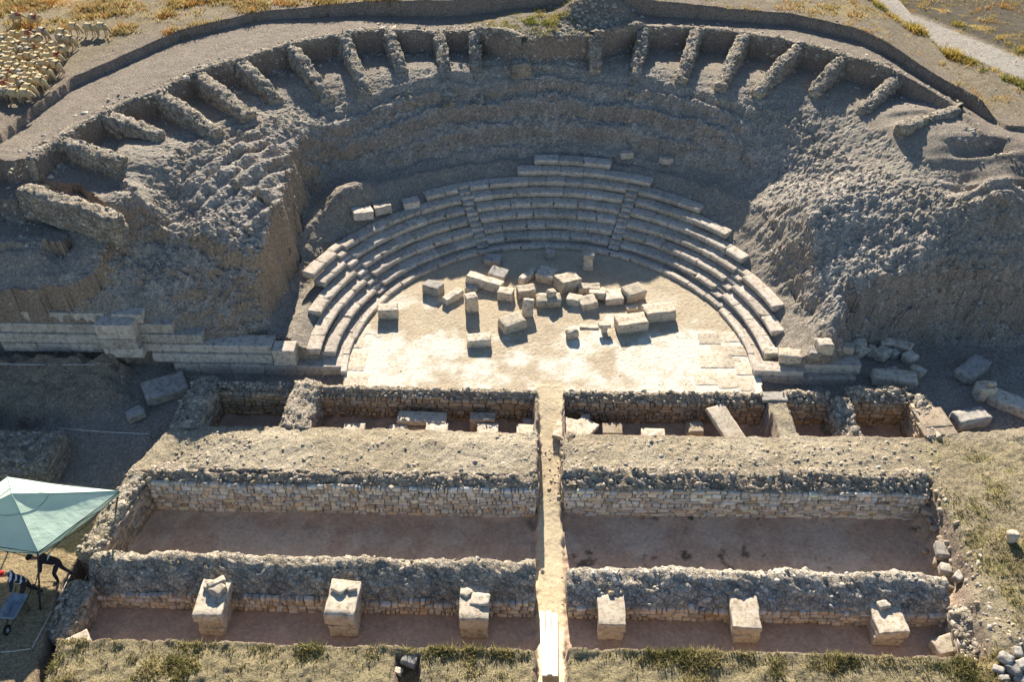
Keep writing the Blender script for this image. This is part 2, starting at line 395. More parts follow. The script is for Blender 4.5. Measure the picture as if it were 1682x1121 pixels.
lowL = mask(W2([(0,440),(200,420),(420,430),(440,550),(300,540),(240,505),(0,500)], 3.0), 0.8, 0.4, 0.2, 3)
roughA = Sm*(0.65+0.5*heapL+0.5*slopeR+0.5*lowL)*quiet
rid = 1-2*np.abs(fbm(X+0.5*W1x, Y+0.5*W1y, s=1.8, o=4, gain=0.55, off=77)); rid2 = 1-2*np.abs(fbm(X+.2*W2x, Y, s=4.0, o=3, gain=0.6, off=5))
fur0 = mask(W2([(380,240),(500,250),(520,320),(480,380),(330,330)], 5.0), 0.9, 0.3, 0, 3)
roughA = roughA*(1-0.5*fur0)
Z += roughA*(0.06*(lumps-0.25)+(0.08+0.14*centre)*(stones-0.2)+0.26*n_big+0.14*n_mid+0.10*rid+0.065*rid2+0.05*n_fine-0.12)
# furrows left by digging on the left heap, run down toward the stage
fu = at(470, 240, 5.4)-at(330, 320, 5.4); fu /= np.linalg.norm(fu)
acr = (X*-fu[1]+Y*fu[0]); alg = X*fu[0]+Y*fu[1]
fur = mask(W2([(380,240),(500,250),(520,320),(480,380),(330,330)], 5.0), 0.9, 0.3, 0, 3)
Z += fur*0.62*np.abs(np.sin(acr*3.4+1.2*n_big+0.5*n_mid))**0.7*(0.6+0.8*perlin(alg*0.7, acr*1.3))
# worn bands that follow the old seating on the centre slope
Z += centre*Sm*sstep(21, 19.6, R)*0.19*np.sin((R+0.35*n_mid+0.25*n_big)*6.6)
# ridge line on lower left
for (q, z, hh, s) in (((345, 400), 4.4, .5, 1.0), ((240, 345), 5.3, 0.9, 0.8), ((225,365),5.2,.6,.7), ((390, 540), 1.2, 0.35, 0.8), ((300, 470), 2.6, 0.4, 1.0)):
    p = at(*q, z); Z += hh*np.exp(-((X-p[0])**2+(Y-p[1])**2)/(2*s*s))

# --- the seating bowl cut into it
def bowl(r):
    return np.where(r < 10.35, 0.0, np.minimum(0.36*(r-10.35)/0.635-0.28, 2.72))
bowl_poly = [(-10.4, -1.35), (-11.6, 0.2)]
for ph, r in ((-88, 14.2), (-80, 14.5), (-70, 14.6), (-60, 16.0), (-52, 18.0), (-44, 18.6), (-36, 17.4), (-20, 16.5), (0, 16.4), (20, 16.5), (34, 17.2), (42, 17.2), (50, 15.6), (60, 14.3), (70, 13.7), (80, 13.4), (88, 13.2)):
    bowl_poly.append((r*math.sin(rad(ph)), CY+r*math.cos(rad(ph))))
bowl_poly += [(13.0, 0.3), (10.35, 0.25), (10.3, -1.35)]
bsd = poly_sd(*wob(0.45, 0.15), bowl_poly)
wb = 0.15+1.3*sstep(-57, -44, PH)*sstep(75, 60, np.abs(PH))+0.5*sstep(50, 80, PH)
Bm = sstep(-1, 1, bsd/wb)
Bz = bowl(R)+0.10*sstep(11, 13, R)*n_mid+0.1*sstep(13, 15, R)*(lumps-0.3)
dropL = sstep(-50, -75, PH)*sstep(12.5, 14, R)
Bz = Bz-0.9*dropL
Z = mix(Z, Bz, Bm)
# the broken masonry hump on the left ledge
p = at(575, 318, 3.0); q = ((X-p[0]-0.35*(Y-p[1]))/1.25, (Y-p[1])/1.35)
Z += 0.75*np.exp(-(q[0]**2+q[1]**2)**1.5)*Bm

# --- ground in front of the theatre
fl = []
def fp(z, *pts):
    for q in pts: p = at(q[0], q[1], z); fl.append((p[0], p[1], z))
fp(-0.5,(260,620),(400,620),(540,625),(560,640),(1300,630),(1400,630),(1500,620),(1450,590),(1600,600),(1682,600),(1560,660),(1682,660),(1540,580))
fp(-0.75,(240,690),(180,680),(130,720)); fp(-0.95,(170,760),(120,740)); fp(-0.55,(0,670),(60,680)); fp(-0.9,(60,690),(0,690))
for x in (-17, -8, 0, 8, 16, 30, -40): fl.append((x, -15.5, -0.5)); fl.append((x, -25, -0.4))
fl += [(0, 0, 0), (-8, -0.5, 0), (8, -0.5, 0), (30, -6, 0), (-30, 4, 0.3), (30, 4, -.3)]
L0 = tps(fl)
Lz = L0(X, Y)+0.05*n_mid+0.03*n_big
fore_poly = [(-420, 0.55), (-9.9, 0.55), (-9.0, 0.0), (9.5, 0.0), (10.0, 0.35), (14.6, 0.35), tuple(at(1405,562,0)[:2]), tuple(at(1550,545,0)[:2]), tuple(at(1700,548,0)[:2]), (60, 4), (420, 4), (420, -420), (-420, -420)]
Fo = mask(fore_poly, 0.12, 0.0, 0.08)
fr = sstep(12.8, 14.8, X); Fo = mix(Fo, sstep(-1.3, 0.6, poly_sd(*wob(0.5, 0.15), fore_poly)+0.25*n_mid), fr)
Z = mix(Z, Lz, Fo)
orch_poly = [(-10.2, 1.2), (-10.0, -1.5), (-6, -1.65), (-1.5, -1.6), (-0.9, -2.2), (0.9, -2.2), (1.0, -1.6), (10.2, -1.5), (11.0, -1.4), (11.0, -2.2), (11.3, -2.2), (11.2, -0.9), (10.2, 0.2), (10.2, 1.2)]
Om = mask(orch_poly, 0.06, 0.05, 0.04)
Z = mix(Z, 0.0+0.015*n_mid+0.012*n_fine, Om*(R < 10.4))
# raised bank on the far left
mL = mask(W2([(-200,585),(185,580),(190,625),(120,650),(-200,665)], 0.7), 0.55, 0.7, 0.25)
Z = mix(Z, 0.95-0.10*(Y < -9)+0.25*n_big-0.32*np.clip(0.3-Y, 0, 4)+0.2*n_mid+0.1*rid2, mL)
mL2 = mask(W2([(-200,715),(70,718),(60,775),(-200,790)], 0.0), 0.20, 0.15, 0.1)
Z = mix(Z, -0.1+0.06*n_mid+0.1*n_big, mL2)
# stage block and the ground to its right
stage_poly = [(-17.2, -1.35), (-17.5, -4.5), (-18.5, -7.2), (-18.8, -10.5), (-18.6, -14.5), (-18.5, -17.5), (-18.6, -420), (420, -420), (420, -4.4), (60, -4.3), tuple(at(1682,702,0)[:2]), tuple(at(1600,710,0)[:2]), tuple(at(1562,712,0)[:2]), tuple(at(1528,655,0)[:2]), (16.8, -1.3), (11.6, -1.5), (11.4, -1.1), (10.6, -1.4), (0.9, -1.5), (-0.8, -1.5), (-6, -1.5)]
Sg = mask(stage_poly, 0.08, 0.12, 0.06)
Sz = 0.08+0.09*n_big+0.09*n_mid+0.035*n_fine+0.05*(stones*0.7)*sstep(-3.9, -4.6, Y)*sstep(17, 15, np.abs(X))
Sz = Sz+0.20*sstep(-4.2, -5.2, Y)*sstep(-7.9, -6.8, Y)*sstep(17.8, 16.5, np.abs(X))*(X < 0)+0.12*sstep(-4.2, -5.5, Y)*sstep(-7.9, -6.5, Y)*sstep(16, 14, X)*(X > 0)
Sz = Sz-0.25*sstep(-14.2, -15.5, Y)-0.12*sstep(-15.5, -17.0, Y)*0
Z = mix(Z, Sz, Sg)
# ground round the tent: worn bank, and the ditch along the building
tent_poly = W2([(-200,830),(190,818),(150,890),(108,958),(70,1121),(40,1250),(-200,1250)], -0.6)
Tm = mask(tent_poly, 0.10, 0.12, 0.06)
tz = -0.75+0.05*n_mid+0.06*n_big+0.015*n_fine
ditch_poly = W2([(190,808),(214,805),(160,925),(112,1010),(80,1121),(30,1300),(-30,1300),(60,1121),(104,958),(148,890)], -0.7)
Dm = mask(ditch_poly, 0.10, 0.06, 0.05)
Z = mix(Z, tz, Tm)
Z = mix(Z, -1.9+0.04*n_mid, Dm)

# --- pits of the stage building: (polygon, floor)
PITF = -1.75
pits = [([(-16.2,-1.45),(-11.5,-1.45),(-11.5,-4.1),(-16.4,-4.1)], -1.6),
        ([(-11.8,-1.45),(-0.75,-1.5),(-0.75,-4.15),(-11.8,-4.1)], -1.6),
        ([(0.75,-1.5),(10.2,-1.45),(10.4,-4.15),(0.75,-4.15)], -1.6),
        ([(11.2,-1.4),(14.0,-1.35),(14.0,-4.0),(11.4,-4.0)], -1.6),
        ([(13.9,-1.2),(17.4,-1.2),(17.5,-4.0),(13.9,-4.0)], -1.7),
        ([(-17.9,-7.1),(-0.45,-7.1),(-0.1,-15.0),(-18.4,-15.0),(-18.7,-11.2)], PITF),
        ([(0.4,-6.85),(16.2,-6.8),(16.4,-9.5),(16.4,-11.2),(15.9,-12.4),(15.8,-14.9),(0.1,-14.9)], PITF)]
pit_all = np.zeros(SH)
for poly, zf in pits:
    right = poly[1][0] > 15 or poly[0][0] > 15
    x_, y_ = wob(0.06, 0.05)
    w_ = np.where((X > 15.4) & (Y < -4.5), 0.5, 0.05)
    m = sstep(-1, 1, poly_sd(x_, y_, poly)/w_)
    sdp = np.clip(poly_sd(x_, y_, poly, 3.0), 0, 3); fz = zf+0.04*n_mid+0.03*n_big+0.015*n_fine+0.22*np.exp(-np.maximum(sdp-0.45, 0)/0.22)*(0.5+0.8*n_mid)
    Z = mix(Z, np.minimum(Z, fz), m); pit_all = np.maximum(pit_all, m)
# sloping passage through the middle
cor = [(-0.6,-0.8),(0.75,-0.8),(0.62,-2.2),(0.56,-7.6),(0.62,-14.4),(0.62,-17.5),(-0.5,-17.5),(-0.46,-12),(-0.5,-7.6),(-0.52,-2.2)]
Cm = mask(cor, 0.06, 0.16, 0.10)
cz = np.where(Y > -7.8, -1.62*sstep(-1.4, -8.2, Y)**1.0, -1.66)
cz = np.interp(Y, [-16.6, -15.4, -13.2, -10.0, -8.4, -2.2, -1.0], [-0.5, -0.85, -1.62, -1.5, -1.30, -0.16, 0.0])+0.03*n_mid
Z = mix(Z, cz, Cm)
# collapsed, stony right end of the long pit
# bank of the front edge: bumpy and a little worn
Z += 0.06*n_mid*sstep(-14.6, -15.2, Y)*(1-Cm)
Z += 0.035*sstep(20, 24, R)*n_mid+0.02*n_fine*(1-pit_all)*(1-Om)
nb0 = np.hypot(np.gradient(Z, YS, axis=0), np.gradient(Z, XS, axis=1)); cl0 = sstep(0.9, 2.2, nb0)*(Y > 0.2)*(Z < 6.2)*(R > 12.5)
Z += cl0*(0.11*np.sin(Z*6.5+2.2*n_mid+1.5*n_big)+0.08*np.sin(Z*15+3*n_mid)+0.10*n_fine+0.42*fbm(X+Y*.6, Z*1.1, s=1.3, o=4, gain=.6, off=31))
# little square hole in front bank
hole = W2([(652,1086),(688,1086),(690,1140),(650,1140)], -0.4)
Hm = mask(hole, 0.04, 0.05, 0.03); Z = mix(Z, Z-0.55, Hm)

ZI = Z
def sample(x, y):
    x = np.asarray(x, float); y = np.asarray(y, float)
    i = np.clip(np.searchsorted(XS, x)-1, 0, len(XS)-2); j = np.clip(np.searchsorted(YS, y)-1, 0, len(YS)-2)
    u = (x-XS[i])/(XS[i+1]-XS[i]); v = (y-YS[j])/(YS[j+1]-YS[j])
    return (ZI[j, i]*(1-u)+ZI[j, i+1]*u)*(1-v)+(ZI[j+1, i]*(1-u)+ZI[j+1, i+1]*u)*v
def on_ground(px, py, dz=0.0, z=0.0):
    for _ in range(8):
        p = at(px, py, z+dz); z = 0.5*z+0.5*float(sample(p[0], p[1]))
    p = at(px, py, z+dz); return np.array([p[0], p[1], z])

# --- albedo by what the soil is
def C(*c): return np.array(c)[None, None]
n_c1 = fbm(X, Y, s=0.35, o=4, off=55); n_c2 = fbm(X, Y, s=1.3, o=4, off=66); n_c3 = fbm(X, Y, s=0.9, o=3, off=91)
T = np.zeros(SH+(3,)); T[:] = C(0.36, 0.32, 0.265)
def paint(col, m, var=0.0, n=None):
    global T
    c = C(*col)*(1+var*(n_c2 if n is None else n))[..., None]
    T = mix(T, c, np.clip(m, 0, 1)[..., None])
paint((0.42, 0.39, 0.345), Sm, 0.35)
paint((0.58, 0.52, 0.44), Sm*sstep(0.35, 0.6, stones*1.0+0.2*n_c2), 0.3)
paint((0.33, 0.305, 0.265), Sm*sstep(0.05, -0.25, n_mid)*0.6)
paint((0.295, 0.255, 0.21), Lm*(1-Fm), 0.25)
paint((0.27, 0.23, 0.165), Fm, 0.35)
g1 = sstep(-0.05, 0.22, n_c1+0.25*n_c2)
paint((0.42, 0.32, 0.13), Fm*(0.15+0.85*g1)*sstep(-10, -16, X)*sstep(25.0, 27.5, Y-X*.12+2*n_c1), 0.3)
paint((0.46, 0.25, 0.08), Fm*sstep(-29, -35, X)*sstep(25, 28, Y), 0.35)
paint((0.38, 0.31, 0.16), Fm*g1*sstep(5, 15, X)*0.8, 0.3)
paint((0.26, 0.22, 0.175), Fm*sstep(2.2, 0.3, poly_sd(X, Y, field_poly))*0.8, 0.2)
road = W2([(1430,-20),(1500,-20),(1690,72),(1690,108),(1640,92)], 7.6); rp = [road[0], road[1], road[2], road[3], road[4]]
e0 = at(1445, -5, 7.6)[:2]; e1 = at(1690, 92, 7.6)[:2]; dd = (e1-e0)/np.linalg.norm(e1-e0)
rt_ = (X-e0[0])*-dd[1]+(Y-e0[1])*dd[0]
paint((0.42, 0.39, 0.34), sstep(1.5, 1.15, np.abs(rt_+0.15*n_mid))*(X > 10), 0.15)
paint((0.13, 0.115, 0.085), sstep(1.5, 2.0, rt_+0.2*n_mid)*(X > 10), 0.5)
paint((0.40, 0.29, 0.09), sstep(2.0, 2.6, rt_)*sstep(4.6, 3.4, rt_)*(X > 10)*sstep(0.0, 0.2, n_c2+n_c1*0.4), 0.4)
paint((0.45, 0.31, 0.08), sstep(-1.3, -1.6, rt_)*sstep(-2.4, -2.0, rt_)*(X > 10)*sstep(-0.1, 0.15, n_c2), 0.3)
# lower ground
paint((0.37, 0.33, 0.28), Fo, 0.25)
paint((0.40, 0.34, 0.27), Om*(R < 12), 0.1)
inO = np.clip(Om*(R < 10.4)+(R < 10.3)*(Y > 0), 0, 1)
paint((0.43, 0.365, 0.265), inO, 0.32)
lime = sstep(-0.12, 0.2, n_c1*0.7+n_c3*0.5+0.22*sstep(4.5, 0.5, Y)-0.12+0.25*sstep(0, 7, X)*sstep(5, 2, Y)+0.25*sstep(-5, -9, X)*sstep(3, 1, Y))
paint((0.66, 0.62, 0.53), inO*lime*sstep(7.5, 4.0, Y), 0.08)
paint((0.40, 0.34, 0.24), inO*sstep(0.02, 0.25, n_c2+.5*n_fine)*0.5)
paint((0.38, 0.335, 0.275), Bm*sstep(10.5, 11, R)*1.0, 0.2)
paint((0.43, 0.37, 0.265), Sg, 0.22)
paint((0.50, 0.44, 0.33), Sg*sstep(0.0, 0.3, n_c1)*(Y > -8), 0.2)
rightg = Sg*sstep(15.2, 17.5, X+0.6*n_c1)*sstep(-3.8, -4.6, Y)
paint((0.37, 0.315, 0.205), rightg, 0.35)
paint((0.28, 0.26, 0.10), rightg*sstep(0.05, 0.3, n_c2+0.4*n_c1)*0.6, 0.3)
bank = Sg*sstep(-14.5, -15.0, Y)
paint((0.34, 0.29, 0.175), bank, 0.4)
paint((0.40, 0.35, 0.22), bank*sstep(-0.1, 0.25, n_c1), 0.3)
paint((0.36, 0.30, 0.22), mL, 0.2); paint((0.36, 0.31, 0.22), mL2, 0.2)
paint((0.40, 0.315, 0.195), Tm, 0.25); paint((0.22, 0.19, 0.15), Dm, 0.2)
paint((0.50, 0.365, 0.27), pit_all*sstep(0.0, -0.4, Z), 0.2)
paint((0.55, 0.44, 0.345), pit_all*sstep(0.0, -0.4, Z)*(Y > -11.5)*(Y < -7)*sstep(-0.1, 0.2, n_c1+0.3*n_c2), 0.15)
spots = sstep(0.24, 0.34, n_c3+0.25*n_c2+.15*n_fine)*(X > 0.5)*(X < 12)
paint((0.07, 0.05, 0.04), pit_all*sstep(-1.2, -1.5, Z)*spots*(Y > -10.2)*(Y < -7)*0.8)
paint((0.60, 0.50, 0.34), Cm, 0.15)
niche = sstep(19.0, 20.5, R)*(1-Lm)*Sm*(Y > 1)*(np.abs(PH) < 80)
paint((0.37, 0.335, 0.275), niche*0.7, 0.2)
nb = np.hypot(np.gradient(Z, YS, axis=0), np.gradient(Z, XS, axis=1))
cliff = sstep(1.3, 2.6, nb)
paint((0.34, 0.27, 0.215), cliff*(1-Bm*0.6)*(1-Sm*0.5), 0.25)
paint((0.42, 0.335, 0.25), cliff*Sm*(PH < -38), 0.25)
T = np.clip(T, 0.02, 0.85)
ny, nx = SH
sm_ = ((Sm < 0.4) | (pit_all > .5))[:-1, :-1].ravel()
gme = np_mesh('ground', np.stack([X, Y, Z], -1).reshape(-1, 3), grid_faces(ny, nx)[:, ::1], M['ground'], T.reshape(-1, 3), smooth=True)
gme.polygons.foreach_set('use_smooth', sm_)
flr = np.clip(inO+Cm+pit_all*sstep(-1.0, -1.3, Z)+0*Z, 0, 1)[:-1, :-1].ravel() > .5
gme.materials.append(M['floor']); gme.polygons.foreach_set('material_index', flr.astype(np.int32))
ground = tag(obj('ground', gme), 'bare earth and dry grass of the excavated hillside', 'ground', kind='structure')
SUN_EL, SUN_E, SKY_E, EXPO = 28.5, 4.9, 0.062, 1.33
# ------------------------------------------------------------------ stones and blocks
def _grid_cube(cuts):
    bm = bmesh.new(); bmesh.ops.create_cube(bm, size=2.0)
    bmesh.ops.subdivide_edges(bm, edges=bm.edges[:], cuts=cuts, use_grid_fill=True)
    bm.verts.ensure_lookup_table()
    V = np.array([v.co[:] for v in bm.verts]); Fq = np.array([[v.index for v in f.verts] for f in bm.faces])
    bm.free(); return V, Fq
GC = {5: _grid_cube(5), 7: _grid_cube(7)}
def block_verts(l, w, h, seed=0, r=0.03, chip=0.3, wear=0.03, cuts=7, taper=0.0):
    "a hewn block: rounded edges, broken corners, worn faces; origin at the base centre"
    g = np.random.default_rng(seed)
    V, Fq = GC[cuts]; V = V.copy()
    k = 2.0/(cuts+1)
    half = np.array([l, w, h])/2
    for ax in range(3):
        c = V[:, ax]; inner = 1-min(0.45, 1.6*r/half[ax])
        lim = 1-k
        V[:, ax] = np.where(np.abs(c) > 1-1e-6, c, c/lim*inner)
    P = V*half
    q = np.clip(P, -(half-r), half-r); d = P-q; n = np.linalg.norm(d, axis=1)[:, None]
    P = q+np.where(n > 1e-9, d/np.maximum(n, 1e-9)*r, 0)
    P[:, 0] *= 1-taper*(P[:, 2]/h); P[:, 1] *= 1-taper*(P[:, 2]/h)
    for i in range(int(1+chip*8)):                        # broken corners and edges
        s = np.where(g.random(3) < 0.5, -1.0, 1.0); s[g.integers(3)] *= g.choice([0.0, 1.0, 1.0])
        nrm = s*g.uniform(0.3, 1.0, 3); nrm /= np.linalg.norm(nrm)
        sup = (np.abs(nrm)*half).sum(); cut = sup-chip*g.uniform(0.05, 0.42)*half.min()
        dist = P@nrm-cut; P = P-np.where(dist > 0, dist, 0)[:, None]*nrm
    o = g.uniform(0, 50, 3)
    for ax in range(3):
        P[:, ax] += wear*1.3*fbm(P[:, 0]+o[0]+ax*7, P[:, 1]+o[1], P[:, 2]+o[2], s=2.6, o=3)
    P[:, 2] += h/2
    return P, Fq
def block_mesh(name, l, w, h, seed=0, mat=None, **kw):
    P, Fq = block_verts(l, w, h, seed, **kw)
    return np_mesh(name, P, Fq, mat or M['block'])

_t = (1+5**0.5)/2
ICO_V = np.array([(-1,_t,0),(1,_t,0),(-1,-_t,0),(1,-_t,0),(0,-1,_t),(0,1,_t),(0,-1,-_t),(0,1,-_t),(_t,0,-1),(_t,0,1),(-_t,0,-1),(-_t,0,1)])/np.sqrt(1+_t*_t)
ICO_F = np.array([(0,11,5),(0,5,1),(0,1,7),(0,7,10),(0,10,11),(1,5,9),(5,11,4),(11,10,2),(10,7,6),(7,1,8),(3,9,4),(3,4,2),(3,2,6),(3,6,8),(3,8,9),(4,9,5),(2,4,11),(6,2,10),(8,6,7),(9,8,1)])
class Heap:
    "collects geometry and tints for one mesh"
    def __init__(s): s.V = []; s.F = []; s.T = []; s.C = []; s.n = 0
    def add(s, V, F, T, c=0):
        s.C.append(c)
        V = np.asarray(V, float).reshape(-1, 3); T = np.broadcast_to(np.asarray(T, float), V.shape)
        s.V.append(V); s.F.append(np.asarray(F)+s.n); s.T.append(T); s.n += len(V)
    def stones(s, P, size, tint, flat=0.7, g=rng):
        P = np.asarray(P, float).reshape(-1, 3); n = len(P)
        if n == 0: return
        size = np.broadcast_to(size, n); tint = np.broadcast_to(tint, (n, 3))
        q = g.normal(size=(n, 4)); q[:, 1:3] *= 0.35; q /= np.linalg.norm(q, axis=1)[:, None]
        w, x, y, z = q.T
        Rm = np.stack([1-2*(y*y+z*z), 2*(x*y-z*w), 2*(x*z+y*w), 2*(x*y+z*w), 1-2*(x*x+z*z), 2*(y*z-x*w), 2*(x*z-y*w), 2*(y*z+x*w), 1-2*(x*x+y*y)], -1).reshape(n, 3, 3)
        sc = g.uniform(0.65, 1.25, (n, 1, 3))*np.array([1, 1, flat]); jit = g.uniform(0.6, 1.25, (n, 12, 1))
        V = np.einsum('nij,nkj->nki', Rm, ICO_V[None]*sc*jit)*(size[:, None, None]*0.5)+P[:, None]
        F = (ICO_F[None]+12*np.arange(n)[:, None, None]).reshape(-1, 3)
        T = np.repeat(tint, 12, axis=0)
        s.V.append(V.reshape(-1, 3)); s.F.append(F+s.n); s.T.append(T); s.C.append(1); s.n += n*12
    def mesh(s, name, mat, smooth=False):
        by = {}
        for f in s.F: by.setdefault(f.shape[1], []).append(f)
        return np_mesh(name, np.concatenate(s.V), [np.concatenate(v) for v in by.values()], mat, np.concatenate(s.T), smooth)
def stone_tints(n, base=(0.42, 0.37, 0.29), var=0.28, g=rng):
    b = g.uniform(1-var, 1+var, (n, 1)); warm = g.normal(0, 0.05, (n, 1))
    return np.clip(np.array(base)*b*np.concatenate([1+warm, np.ones((n, 1)), 1-1.4*warm], 1), 0.03, 0.8)

def resample(path, ds):
    P = np.asarray(path, float); d = np.linalg.norm(np.diff(P, axis=0), axis=1); s = np.concatenate([[0], np.cumsum(d)])
    n = max(2, int(s[-1]/ds)+1); t = np.linspace(0, s[-1], n)
    Q = np.stack([np.interp(t, s, P[:, k]) for k in range(P.shape[1])], 1)
    tg = np.gradient(Q[:, :2], axis=0); tg /= np.linalg.norm(tg, axis=1)[:, None]
    return Q, t, np.stack([tg[:, 1], -tg[:, 0]], 1)      # normal to the right of the path
def sweep(hp, path, prof, amp=0.05, base=(0.36, 0.315, 0.25), ds=0.11, dp=0.09, caps=(True, True), stony=1.0, top_tint=None):
    "wall body: profile (u across to the right of the path, z) swept along the path, roughened like rubble"
    Q, t, n = resample(path, ds)
    rows = []
    pr0 = np.asarray(prof(0.0, t[-1]), float)
    L = np.concatenate([[0], np.cumsum(np.linalg.norm(np.diff(pr0, axis=0), axis=1))]); m = max(6, int(L[-1]/dp))
    for i in range(len(Q)):
        pr = np.asarray(prof(t[i], t[-1]), float)
        l = np.concatenate([[0], np.cumsum(np.linalg.norm(np.diff(pr, axis=0), axis=1))]); k = np.linspace(0, l[-1], m)
        u = np.interp(k, l, pr[:, 0]); z = np.interp(k, l, pr[:, 1])
        rows.append(np.stack([Q[i, 0]+n[i, 0]*u, Q[i, 1]+n[i, 1]*u, z], 1))
    G = np.stack(rows)
    def cap(G, i, j):
        e = G[i]; c = e.mean(0); out = (G[i]-G[j]).mean(0); out[2] = 0; out /= max(1e-6, np.linalg.norm(out))
        a = e*0.55+np.array([c[0], c[1], 0])*0.45; a[:, 2] = e[:, 2]-0.02; a += out*0.05
        b = np.repeat(c[None], len(e), 0); b[:, 2] = e[:, 2]-0.06; b += out*0.06
        return a, b
    if caps[0]: a, b = cap(G, 0, 1); G = np.concatenate([b[None], a[None], G])
    if caps[1]: a, b = cap(G, -1, -2); G = np.concatenate([G, a[None], b[None]])
    V = G.reshape(-1, 3); x, y, z = V.T
    a1 = worley(x*1.0+z*1.7, y+z*1.3, 3.4, 3); a2 = worley(x+z*1.1, y-z*0.9, 6.5, 8)
    knob = np.clip(1-a1[0]/0.8, 0, 1)**0.6*(0.3+0.7*a1[1]); kn2 = np.clip(1-a2[0]/0.8, 0, 1)**0.6
    D = np.stack([fbm(x+9, y, z, s=1.7, o=4), fbm(x, y+31, z, s=1.7, o=4), fbm(x, y, z+57, s=1.3, o=4)], 1)*np.array([1, 1, 1.2])
    cen = np.repeat(G.mean(1), G.shape[1], axis=0); o = V-cen; o[:, 2] = np.abs(o[:, 2])*0.6+0.02; o /= np.linalg.norm(o, axis=1)[:, None]+1e-6
    wgt = np.ones(G.shape[:2]); 
    if caps[0]: wgt[0] = 0; wgt[1] = .5
    if caps[1]: wgt[-1] = 0; wgt[-2] = .5
    wgt = wgt.reshape(-1, 1)
    V = V+amp*1.6*D+wgt*o*(amp*stony*(2.1*(knob-0.3)+1.1*(kn2-0.3)))[:, None]
    tone = (0.66+0.55*a1[1]+0.25*(a2[1]-0.5))[:, None]*(1+0.15*fbm(x, y, z, s=0.8, o=2))[:, None]
    bt = np.array(base)
    T = np.clip(bt*tone*np.stack([1+0.08*(a2[1]-0.5), np.ones(len(V)), 1-0.14*(a2[1]-0.5)], 1), 0.02, 0.8)
    if top_tint is not None:
        zz = (z-z.min())/(np.ptp(z)+1e-6)
    hp.add(V, grid_faces(G.shape[0], G.shape[1])[:, ::-1], T)
    return V
def stone_face(hp, p0, p1, nrm, zb, zt, base=(0.50, 0.435, 0.345), hmin=0.13, hmax=0.27, lmin=0.2, lmax=0.75, seed=0, out=0.11, var=0.33, warm_low=0.0):
    "irregular coursed rubble stones on a vertical face from p0 to p1 (xy); zt may be a function of distance"
    g = np.random.default_rng(seed)
    p0 = np.array(p0, float); p1 = np.array(p1, float); Lw = np.linalg.norm(p1-p0); d = (p1-p0)/Lw; nrm = np.array(nrm, float)
    ztf = zt if callable(zt) else (lambda s: zt)
    A = []; Tn = []
    z = zb; ph = g.uniform(0, 9)
    while z < zb+3:
        h = g.uniform(hmin, hmax); x = -g.uniform(0, 0.3); any_ = False
        while x < Lw:
            l = g.uniform(lmin, lmax)*(0.6 if h > 0.8*hmax else 1.0); hh = h
            wave = 0.035*math.sin(x*0.9+ph)+0.02*math.sin(x*2.3+ph*2)
            c0, c1 = max(0, x), min(Lw, x+l)
            if c1-c0 > 0.07 and z+hh*0.5+wave < ztf((c0+c1)/2):
                any_ = True
                parts = [(0, 1)] if g.random() > 0.16 else [(0, g.uniform(.4, .6)), (None, 1)]
                lo_ = 0
                for pa in parts:
                    a_ = lo_ if pa[0] is None else pa[0]; b_ = pa[1]; lo_ = b_
                    za, zc = z+wave+hh*a_+0.014, z+wave+hh*b_-0.014
                    j = lambda s=0.022: g.uniform(-s, s)
                    dpt = g.uniform(0.35, 1.0)*out
                    cor = [(c0+0.017+j(), za+j(.016)), (c1-0.017+j(), za+j(.016)), (c1-0.017+j(), zc+j(.016)), (c0+0.017+j(), zc+j(.016))]
                    mx, mz = sum(c[0] for c in cor)/4, sum(c[1] for c in cor)/4
                    bk = [(c[0], c[1], -0.1) for c in cor]
                    md = [(c[0], c[1], dpt*0.45) for c in cor]
                    fr = [(mx+(c[0]-mx)*0.88, mz+(c[1]-mz)*0.82, dpt+j(.018)) for c in cor]
                    A.append(bk+md+fr); Tn.append(1)
            x += l
        z += h
        if not any_ and z > zb+0.4: break
    if not A: return
    A = np.array(A); n = len(A)
    V = p0[None, None, :]*0
    XY = p0[None, None]+A[..., :1]*d[None, None]+A[..., 2:3]*nrm[None, None]
    V = np.concatenate([XY, A[..., 1:2]], -1)
    q = np.array([(0,1,5,4),(1,2,6,5),(2,3,7,6),(3,0,4,7),(4,5,9,8),(5,6,10,9),(6,7,11,10),(7,4,8,11),(8,9,10,11)])
    if (d[0]*nrm[1]-d[1]*nrm[0]) > 0: q = q[:, ::-1]
    Fq = (q[None]+12*np.arange(n)[:, None, None]).reshape(-1, 4)
    tn = stone_tints(n, base, var, g)
    if warm_low:
        rust = (g.random(n) < 0.25)[:, None]; tn = np.where(rust, tn*np.array([0.97, 0.86, 0.74]), tn)
    hp.add(V.reshape(-1, 3), Fq, np.repeat(tn, 12, axis=0), 1)
def jag(a, amp, seed, f=1.0):
    g = np.random.default_rng(seed); o = g.uniform(0, 90)
    return lambda s: a+amp*float(fbm(np.array([s*f+o]), np.array([o*1.7]), s=0.9, o=4)[0])*1.6
def top_rubble(hp, path, width, zf, n, smin=0.06, smax=0.2, off=0.0, base=(0.46, 0.41, 0.33), seed=0):
    g = np.random.default_rng(seed); Q, t, nn = resample(path, 0.05)
    i = g.integers(0, len(Q), n); u = off+(g.random(n)-0.5)*width
    x = Q[i, 0]+nn[i, 0]*u; y = Q[i, 1]+nn[i, 1]*u
    z = np.array([zf(t[k], uu) for k, uu in zip(i, u)]); s = smin+(smax-smin)*1.35*g.random(n)**3.5
    hp.stones(np.stack([x, y, z-s*0.02], 1), s, stone_tints(n, np.array(base)*0.92, 0.25, g), 0.55, g=g)

